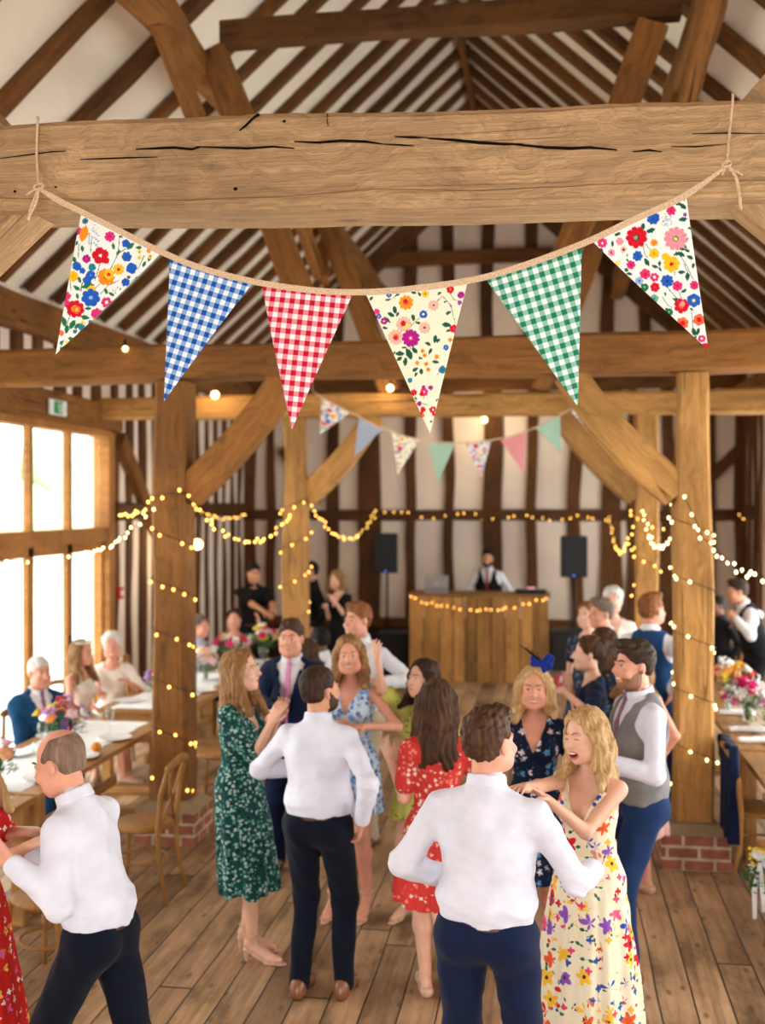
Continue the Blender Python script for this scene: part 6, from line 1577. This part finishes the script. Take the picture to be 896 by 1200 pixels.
def ops1():
    O = []
    sx = lambda v: v / 6.314
    def Fz(x, y, r, n, c, cc, *k): O.append(('F', sx(x) + 60, sx(y) + 240, sx(r), n, c, cc, *k))
    def Lz(x, y, L, a, c='g'): O.append(('L', sx(x) + 60, sx(y) + 240, sx(L), a, c))
    def Sz(pts, c='g', w=.42): O.append(('S', [(sx(a) + 60, sx(b) + 240) for a, b in pts], w, c))
    for p in ([(440, 480), (500, 360), (510, 240)], [(500, 360), (620, 290)], [(300, 360), (310, 240)], [(210, 400), (215, 300)], [(330, 620), (390, 560)], [(120, 960), (140, 860), (160, 800)], [(100, 1060), (200, 970), (260, 900)], [(370, 660), (420, 600), (500, 560)], [(640, 480), (690, 380)], [(160, 640), (150, 560)], [(230, 640), (240, 580)], [(330, 560), (370, 430)], [(80, 1080), (110, 1000)], [(560, 600), (640, 530)]): Sz(p)
    for x, y, L, a in ((520, 240, 34, 20), (180, 410, 60, 60), (465, 310, 50, 80), (310, 470, 60, 30), (200, 620, 60, 30), (205, 680, 45, 80), (280, 770, 50, 0), (110, 870, 80, 75), (170, 890, 80, -60), (260, 835, 70, 10), (280, 605, 90, -10), (500, 355, 50, -50), (590, 310, 70, -45), (410, 640, 50, 60), (450, 660, 50, 30), (130, 925, 70, 100), (205, 900, 60, -50), (220, 560, 50, 70), (160, 995, 50, 10), (90, 1025, 40, -50), (95, 1070, 40, -40), (515, 625, 24, 60), (650, 320, 50, 0), (690, 440, 50, -60), (730, 400, 50, -60), (240, 330, 50, 80), (200, 290, 40, -70)): Lz(x, y, L, a)
    for i in range(9): Lz(345 + 14 * (i % 3) - 18, 205 + i * 14, 24, 40 * (-1) ** i, 'l'); Lz(290, 215 + i * 10, 20, 50 * (-1) ** i, 'l')
    Fz(205, 85, 18, 5, 'o', None); Fz(258, 125, 24, 6, 't', 'k'); Fz(205, 200, 32, 6, 'p', None); O.append(('L', sx(250) + 60, sx(220) + 240, sx(130), 105, 'o'))
    Fz(440, 240, 40, 8, 'p', 'm'); Fz(558, 290, 32, 5, 'b', 'k', .15); Fz(370, 380, 62, 5, 'r', 'w', .18); Fz(410, 415, 26, 4, 'r', None); Fz(560, 385, 38, 6, 'b', 'k', .12); Fz(270, 405, 32, 7, 'm', 'p'); Fz(310, 465, 28, 5, 't', None)
    Fz(410, 535, 64, 10, 'o', 'r', .3); Fz(430, 515, 40, 8, 'y', 'r', .35); Fz(500, 478, 42, 9, 'y', 'r', .28); Fz(595, 470, 42, 4, 'b', None); Fz(200, 460, 34, 5, 'b', 'k', .12); Fz(240, 492, 24, 5, 'b', None); Fz(300, 525, 36, 5, 'b', 'l', .15); Fz(275, 562, 34, 5, 'b', None); Fz(172, 535, 42, 9, 'y', 'o', .2)
    Fz(552, 572, 32, 5, 'b', 'k', .14); Fz(305, 632, 34, 4, 'y', None); Fz(300, 690, 68, 7, 'b', 'l', .2); Fz(130, 680, 30, 5, 'p', None); Fz(125, 735, 28, 5, 'p', None); Fz(190, 775, 66, 8, 'r', 'o', .42); Fz(200, 780, 30, 6, 'e', 'y', .4); Fz(415, 722, 40, 6, 'p', 'w', .3); Fz(345, 808, 44, 7, 'p', None)
    Fz(88, 955, 22, 6, 'e', 'o'); Fz(245, 875, 20, 5, 'c', 'o'); Fz(235, 905, 26, 5, 't', None); Fz(300, 868, 16, 4, 't', None); Fz(655, 350, 18, 5, 'c', 'k', .3); Fz(655, 392, 18, 5, 'c', 'k', .3); Fz(725, 345, 16, 5, 'o', None); Fz(735, 385, 18, 5, 'c', 'k', .3); Fz(575, 535, 14, 5, 'g', None); Fz(128, 1020, 14, 4, 'c', None); Fz(190, 940, 16, 4, 't', None)
    O.append(('D', 112, 268, 4, 8, .6, 't')); O.append(('D', 135, 340, 4, 7, .6, 'a')); O.append(('D', 83, 405, 3, 6, .5, 'g'))
    return O
def ops4():
    O = []; k = 6.0
    def Fz(x, y, r, n, c, cc, *z): O.append(('F', x / k + 420, y / k + 320, r / k, n, c, cc, *z))
    def Lz(x, y, L, a, c='d'): O.append(('L', x / k + 420, y / k + 320, L / k, a, c))
    def Sz(pts, c='g', w=.35): O.append(('S', [(a / k + 420, b / k + 320) for a, b in pts], w, c))
    for p in ([(190, 195), (240, 180), (290, 150)], [(640, 140), (670, 190), (700, 200)], [(545, 210), (590, 165), (650, 230), (665, 300), (680, 355)], [(360, 380), (400, 345), (440, 310)], [(365, 520), (360, 560)], [(455, 890), (460, 850)], [(400, 900), (490, 930)], [(520, 625), (565, 630)], [(550, 715), (590, 680)]): Sz(p)
    for x, y, L, a in ((205, 190, 40, -10), (275, 155, 40, -20), (390, 140, 40, 10), (430, 152, 40, 60), (570, 145, 36, -30), (255, 260, 60, 80), (230, 295, 60, 30), (275, 290, 40, -50), (385, 315, 55, 80), (420, 352, 40, 10), (200, 330, 60, 40), (185, 388, 40, 10), (630, 285, 45, -30), (620, 368, 70, 10), (632, 408, 40, -20), (290, 568, 70, 0), (320, 525, 40, 0), (355, 570, 90, 65), (395, 545, 60, 50), (285, 605, 55, -35), (328, 625, 65, 95), (250, 562, 30, -50), (540, 465, 60, 100), (562, 475, 40, -50), (490, 500, 50, 30), (505, 550, 50, -60), (435, 600, 36, 20), (398, 678, 50, -30), (440, 692, 50, 85), (403, 712, 40, -60), (540, 625, 50, 10), (400, 882, 30, 50), (548, 892, 24, -50), (508, 1040, 24, -40), (90, 180, 40, -50), (610, 205, 26, -20), (650, 235, 24, 60)): Lz(x, y, L, a)
    for x, y in ((215, 155), (140, 305), (615, 525)): Fz(x, y, 20, 5, 'b', 'l', .3)
    Fz(335, 210, 52, 9, 'o', 'e', .42); Fz(332, 200, 18, 5, 'r', None); Fz(470, 150, 26, 4, 'y', 'k', .25); Fz(645, 118, 28, 6, 'r', 'e'); Fz(720, 158, 26, 5, 'm', 'v'); Fz(710, 212, 16, 4, 'v', None)
    Fz(530, 230, 38, 9, 'q', 'k', .18); Fz(318, 362, 56, 12, 'q', 'e', .42); Fz(330, 372, 24, 6, 'c', None); Fz(315, 355, 20, 6, 'r', None); Fz(262, 452, 56, 12, 'q', 'e', .4); Fz(260, 455, 16, 5, 'r', None); Fz(466, 388, 42, 9, 'q', 'k', .2); Fz(458, 293, 30, 7, 'b', 'w', .3)
    Fz(368, 460, 64, 11, 'm', 'p', .3); Fz(368, 460, 8, 5, 'w', None); Fz(128, 272, 22, 5, 'p', None); Fz(178, 340, 26, 5, 'm', 'w', .2); Fz(670, 395, 30, 5, 'r', 'p', .3)
    for x, y in ((450, 550), (465, 580), (412, 632), (475, 640), (490, 680), (550, 590), (645, 472)): Fz(x, y, 16, 4, 'o', 'k', .25)
    Fz(590, 680, 28, 4, 't', 'b', .3); Fz(360, 755, 18, 4, 't', None); Fz(385, 840, 24, 6, 'r', 'p'); Fz(460, 835, 30, 6, 'p', 'w', .2); Fz(505, 805, 18, 5, 'm', None); Fz(455, 800, 14, 5, 'm', None); Fz(440, 850, 16, 5, 'r', None); Fz(425, 918, 18, 5, 'm', None); Fz(450, 958, 20, 5, 'r', None); Fz(435, 985, 14, 5, 'r', None); Fz(450, 1002, 14, 5, 'e', None); Fz(520, 960, 26, 6, 'r', 'w', .25); Fz(525, 990, 14, 5, 'r', None)
    return O
def ops6():
    O = []; k = 5.6
    def Fz(x, y, r, n, c, cc, *z): O.append(('F', x / k + 690, y / k + 220, r / k, n, c, cc, *z))
    def Lz(x, y, L, a, c='d'): O.append(('L', x / k + 690, y / k + 220, L / k, a, c))
    def Sz(pts, c='g', w=.4): O.append(('S', [(a / k + 690, b / k + 220) for a, b in pts], w, c))
    for p in ([(355, 370), (360, 430), (385, 465)], [(370, 375), (410, 420)], [(510, 655), (550, 700), (575, 730)], [(480, 720), (520, 775), (545, 790)], [(560, 540), (560, 580)], [(590, 690), (605, 730)], [(670, 810), (680, 940)], [(590, 440), (640, 520), (680, 605)], [(620, 505), (645, 560)], [(710, 930), (700, 990)]): Sz(p)
    for x, y, L, a in ((350, 262, 60, 100), (402, 285, 66, -20), (185, 308, 50, -20), (152, 370, 40, 90), (573, 105, 60, 20), (610, 125, 60, 40), (612, 212, 60, -10), (655, 270, 30, 0), (378, 490, 60, 60), (432, 520, 46, 20), (462, 500, 40, 90), (465, 538, 34, 60), (600, 440, 60, 30), (575, 437, 50, -20), (605, 558, 50, 5), (643, 585, 60, 90), (620, 385, 50, 40), (605, 405, 46, 10), (640, 415, 40, 30), (660, 460, 50, 30), (680, 515, 40, 100), (635, 345, 40, -60), (570, 740, 50, 20), (620, 680, 44, -30), (670, 800, 30, 20), (685, 950, 60, 70), (712, 945, 50, 100), (365, 655, 50, 80), (265, 565, 44, 10), (80, 410, 30, 50), (520, 815, 60, 50), (690, 990, 40, -40), (250, 445, 24, 90), (252, 475, 24, 80), (500, 700, 30, 80)): Lz(x, y, L, a)
    Fz(310, 328, 72, 9, 'r', 'k', .26); Fz(305, 330, 14, 6, 'a', None); Fz(565, 338, 78, 11, 's', 'g', .24); Fz(565, 340, 12, 5, 'c', None); Fz(418, 203, 44, 8, 'b', 'k', .14); Fz(535, 155, 32, 6, 'p', 'r', .3); Fz(318, 450, 34, 7, 'b', 'k', .16); Fz(425, 365, 24, 7, 'o', 'e'); Fz(425, 435, 34, 6, 'y', 'o', .3)
    Fz(540, 505, 54, 7, 'y', 'r', .26); Fz(500, 458, 26, 5, 'y', None); Fz(512, 615, 42, 8, 'b', 'k', .18); Fz(578, 648, 34, 6, 'p', 'r'); Fz(686, 643, 30, 7, 'p', 'r'); Fz(684, 743, 46, 6, 'b', 'c', .25); Fz(605, 778, 50, 7, 'r', 'e', .35); Fz(612, 765, 18, 5, 's', None); Fz(433, 655, 32, 6, 'r', 'p'); Fz(368, 568, 36, 6, 'p', 'r', .3); Fz(430, 590, 30, 6, 'p', 'w', .3)
    Fz(612, 893, 40, 6, 'e', 'r', .4); Fz(718, 870, 40, 6, 'e', 'r', .4); Fz(758, 1048, 28, 6, 'r', None); Fz(735, 995, 26, 6, 'p', 'w', .3); Fz(275, 508, 30, 6, 'p', 'm', .3); Fz(145, 428, 24, 6, 's', 'm', .3); Fz(85, 365, 34, 8, 'p', 'w', .2); Fz(200, 355, 26, 6, 's', None); Fz(225, 408, 22, 6, 'q', 'k', .4); Fz(187, 495, 20, 5, 'c', None); Fz(330, 612, 28, 5, 'l', 'b', .3); Fz(365, 655, 28, 5, 'g', 'a'); Fz(430, 730, 28, 5, 'a', 't', .3); Fz(245, 540, 14, 5, 'g', None); Fz(525, 820, 26, 5, 'g', 'a', .3); Fz(618, 78, 12, 5, 'k', None); Fz(625, 180, 14, 5, 'v', None)
    O.append(('D', 780, 260, 6, 24, .75, 'l')); O.append(('D', 780, 258, 6, 12, .6, 'b')); O.append(('D', 772, 402, 3, 5, .6, 'm'))
    return O
def flag(parent, name, pts, Y, mat, label, ops=None, base=WHITE, bend=.012, n=None, oppts=None, dY=0):
    """triangular flag; pts are the photo pixels of its two top corners and its tip, hung in the plane Y"""
    A, B, T_ = [np.array(atY(px, py, Y)) for px, py in pts]
    ex = nz(B - A); ey0 = T_ - A; ey = nz(ey0 - ex * (ex @ ey0)); ez = np.cross(ex, ey)
    n = n or (150 if ops else 30); th = .0012
    us, vs = [], []
    rows = []
    for j in range(n + 1):
        v = j / n; rows.append(len(us)); m_ = max(1, n - j)
        for i in range(m_ + 1): us.append(i / m_ * (1 - v)); vs.append(v)
    us = np.array(us); vs = np.array(vs)
    P3 = A + np.outer(us, B - A) + np.outer(vs, T_ - A)
    loc_ = np.stack([(P3 - A) @ ex, (P3 - A) @ ey], 1)
    tip = .006
    W_ = np.linalg.norm(B - A); Hh = np.linalg.norm(T_ - A)
    z = bend * np.sin(vs * 2.6 + A[0] * 3) + .006 * np.sin(us * 5 + vs * 3 + A[0] * 9) - bend * math.sin(A[0] * 3)
    z = z * np.minimum(1, vs * 6)
    V = np.stack([loc_[:, 0], loc_[:, 1], z], 1); F = []
    for j in range(n):
        a, b = rows[j], rows[j + 1]; m_ = max(1, n - j); m2 = max(1, n - j - 1)
        for i in range(m_):
            if j == n - 1: F.append((a, a + 1, b)); break
            F.append((a + i, a + i + 1, b + min(i, m2)))
            if i < m_ - 1: F.append((a + i + 1, b + i + 1, b + i))
    me = bpy.data.meshes.new(name); me.from_pydata(V.tolist(), [], F); me.update()
    Mx = Matrix(((ex[0], ey[0], ez[0], A[0]), (ex[1], ey[1], ez[1], A[1]), (ex[2], ey[2], ez[2], A[2]), (0, 0, 0, 1)))
    o = link(name, me, parent, mat, matrix=Mx, smooth=True)
    if ops is not None:
        q = np.array(pts if oppts is None else oppts, float); X = q[0, 0] + us * (q[1, 0] - q[0, 0]) + vs * (q[2, 0] - q[0, 0]); Yp = q[0, 1] + us * (q[1, 1] - q[0, 1]) + vs * (q[2, 1] - q[0, 1])
        c = paint(X, Yp, base, ops); ca = me.color_attributes.new('print', 'FLOAT_COLOR', 'POINT'); ca.data.foreach_set('color', np.concatenate([c, np.ones((len(c), 1))], 1).astype(np.float32).ravel())
    so = o.modifiers.new('cloth thickness', 'SOLIDIFY'); so.thickness = .0016; so.offset = 0
    o['label'] = label; return o
YB = YT[0] - .20
def tape_curve(pts, Y): return [atY(a, b, Y) for a, b in pts]
def smooth_pts(P_, n=6):
    out = []
    for i in range(len(P_) - 1):
        p0, p1, p2, p3 = [Vector(P_[max(0, min(len(P_) - 1, k))]) for k in (i - 1, i, i + 1, i + 2)]
        for j in range(n):
            t = j / n; out.append(.5 * ((2 * p1) + (p2 - p0) * t + (2 * p0 - 5 * p1 + 4 * p2 - p3) * t * t + (3 * p1 - p0 - 3 * p2 + p3) * t ** 3))
    out.append(Vector(P_[-1])); return out
bt = thing('bunting', 'large fabric bunting of floral and gingham flags tied across the foreground beam', 'bunting')
LINE = [(45, 221), (70, 236), (100, 251), (150, 276), (192, 297), (240, 316), (300, 331), (360, 340), (412, 343), (470, 340), (545, 330), (600, 316), (680, 287), (740, 259), (800, 231), (849, 197)]
def tape(name, parent, L, Y, wd, mat):
    pts = smooth_pts(tape_curve(L, Y)); m = MB(); bm = m.bm; rings = []
    for i, p in enumerate(pts):
        a, b = pts[max(0, i - 1)], pts[min(len(pts) - 1, i + 1)]; t = (b - a).normalized(); up = Vector((-t.z, 0, t.x)); up = up if up.z > 0 else -up
        e = min(1, .35 + min(i, len(pts) - 1 - i) * .13)
        rings.append([bm.verts.new(p + up * wd / 2 * e + Vector((0, -.0025, 0))), bm.verts.new(p + up * wd / 2 * e + Vector((0, .0025, 0))), bm.verts.new(p - up * wd / 2 * e + Vector((0, .0025, 0))), bm.verts.new(p - up * wd / 2 * e + Vector((0, -.0025, 0)))])
    for A, B in zip(rings, rings[1:]):
        for j in range(4): bm.faces.new((A[j], A[(j + 1) % 4], B[(j + 1) % 4], B[j]))
    bm.faces.new(rings[0][::-1]); bm.faces.new(rings[-1])
    return m.build(name, mat, parent)
tape('tape', bt, LINE, YB - .003, .021, M['twine'])
flag(bt, 'flag', [(96, 250), (189, 297), (68, 416)], YB, PRINT, 'leftmost flag, white with red, blue and yellow garden flowers', ops1())
flag(bt, 'flag', [(199, 302), (296, 332), (195, 471)], YB, GM['blue'], 'blue gingham flag')
flag(bt, 'flag', [(307, 335), (413, 345), (342, 503)], YB, GM['red'], 'red gingham flag')
flag(bt, 'flag', [(429, 346), (547, 333), (503, 508)], YB, PRINT, 'cream flag printed with a magenta bloom and small leaves', ops4(), CREAM)
flag(bt, 'flag', [(568, 327), (681, 291), (677, 476)], YB, GM['green'], 'green gingham flag')
flag(bt, 'flag', [(695, 285), (803, 232), (829, 411)], YB, PRINT, 'rightmost flag, white with bold red, pink and blue flowers', ops6())
Yf = YT[0] - .142
def rope(name, L, Y, r=.0045, n=10):
    P_ = [atY(a, b, Y if len(q) == 0 else q[0]) for a, b, *q in L]
    pts = smooth_pts(P_, n); return MB().tube(pts, r, 6).build(name, M['twine'], bt)
TY = YT[0]
for L in ([(46, 141, TY + .02), (45, 139, Yf + .03), (45, 146, Yf), (44, 180, Yf), (46, 220, YB)], [(857, 112, TY + .02), (857, 112, Yf + .03), (857, 118, Yf), (854, 150, Yf), (850, 193, YB)]): rope('tie_string', L, Yf)
rope('loose_end', [(46, 221), (42, 232), (37, 245), (34, 259)], YB, .005); rope('loose_end', [(46, 222), (40, 224), (32, 229)], YB, .004); rope('loose_end', [(47, 220), (43, 238), (36, 252)], YB - .006, .004)
rope('loose_end', [(850, 194), (860, 207), (864, 222), (867, 246)], YB, .0055); rope('loose_end', [(850, 194), (858, 200), (869, 206)], YB, .004); rope('loose_end', [(852, 190), (848, 198), (845, 206)], YB, .004)
for px, py in ((46, 220), (850, 193)):
    p = atY(px, py, YB); m = MB()
    for k in range(3): m.tube([(p.x + .013 * math.cos(a + k), p.y + .010 * math.sin(a * 1 + k * 2), p.z + .011 * math.sin(a + k * 1.3)) for a in [i * PI / 6 for i in range(12)]], .0045, 6, closed=True)
    m.build('knot', M['twine'], bt)
# far bunting hung from the far truss
bt2 = thing('bunting', 'small distant bunting of faded flags hanging before the end wall', 'bunting')
Y2 = YT[2] - .22
L2 = [(366, 458), (380, 468), (412, 484), (450, 503), (495, 516), (540, 519), (580, 515), (620, 504), (660, 484), (690, 462)]
tape('tape', bt2, L2, Y2, .014, M['twine'])
for sx in ((366, 458), (690, 462)):
    MB().tube([atY(sx[0], sx[1], Y2), atY(sx[0], sx[1] - 12, YT[2] - .14)], .004, 5).build('tie_string', M['twine'], bt2)
o1 = ops1(); o4 = ops4(); o6 = ops6()
for pts, mt, lb, op, opp, bs in (([(377, 467), (409, 484), (374, 510)], PRINT, 'faded orange floral flag', o1, [(98, 252), (188, 298), (68, 416)], WHITE), ([(420, 490), (448, 503), (415, 536)], GM['smallblue'], 'grey blue checked flag', None, None, None), ([(459, 508), (491, 516), (466, 556)], PRINT, 'cream floral flag', o4, [(430, 347), (545, 334), (503, 507)], CREAM),
    ([(501, 519), (533, 520), (513, 566)], GM['smallgreen'], 'pale green checked flag', None, None, None), ([(545, 520), (575, 517), (563, 562)], PRINT, 'bright floral flag', o6, [(696, 285), (803, 234), (829, 411)], WHITE), ([(586, 516), (616, 507), (613, 554)], GM['smallpink'], 'pink checked flag', None, None, None), ([(627, 502), (656, 487), (657, 531)], GM['smallgreen'], 'second green checked flag', None, None, None), ([(668, 482), (687, 466), (691, 506)], PRINT, 'last floral flag', o6, [(696, 285), (803, 234), (829, 411)], WHITE)):
    flag(bt2, 'flag', pts, Y2, mt, lb, op, bs or WHITE, n=44, oppts=opp, bend=.006)
sc.view_settings.view_transform = 'Standard'; sc.view_settings.look = 'None'; sc.view_settings.gamma = 1
sc.view_settings.use_curve_mapping = False; sc.view_settings.exposure = EXPO
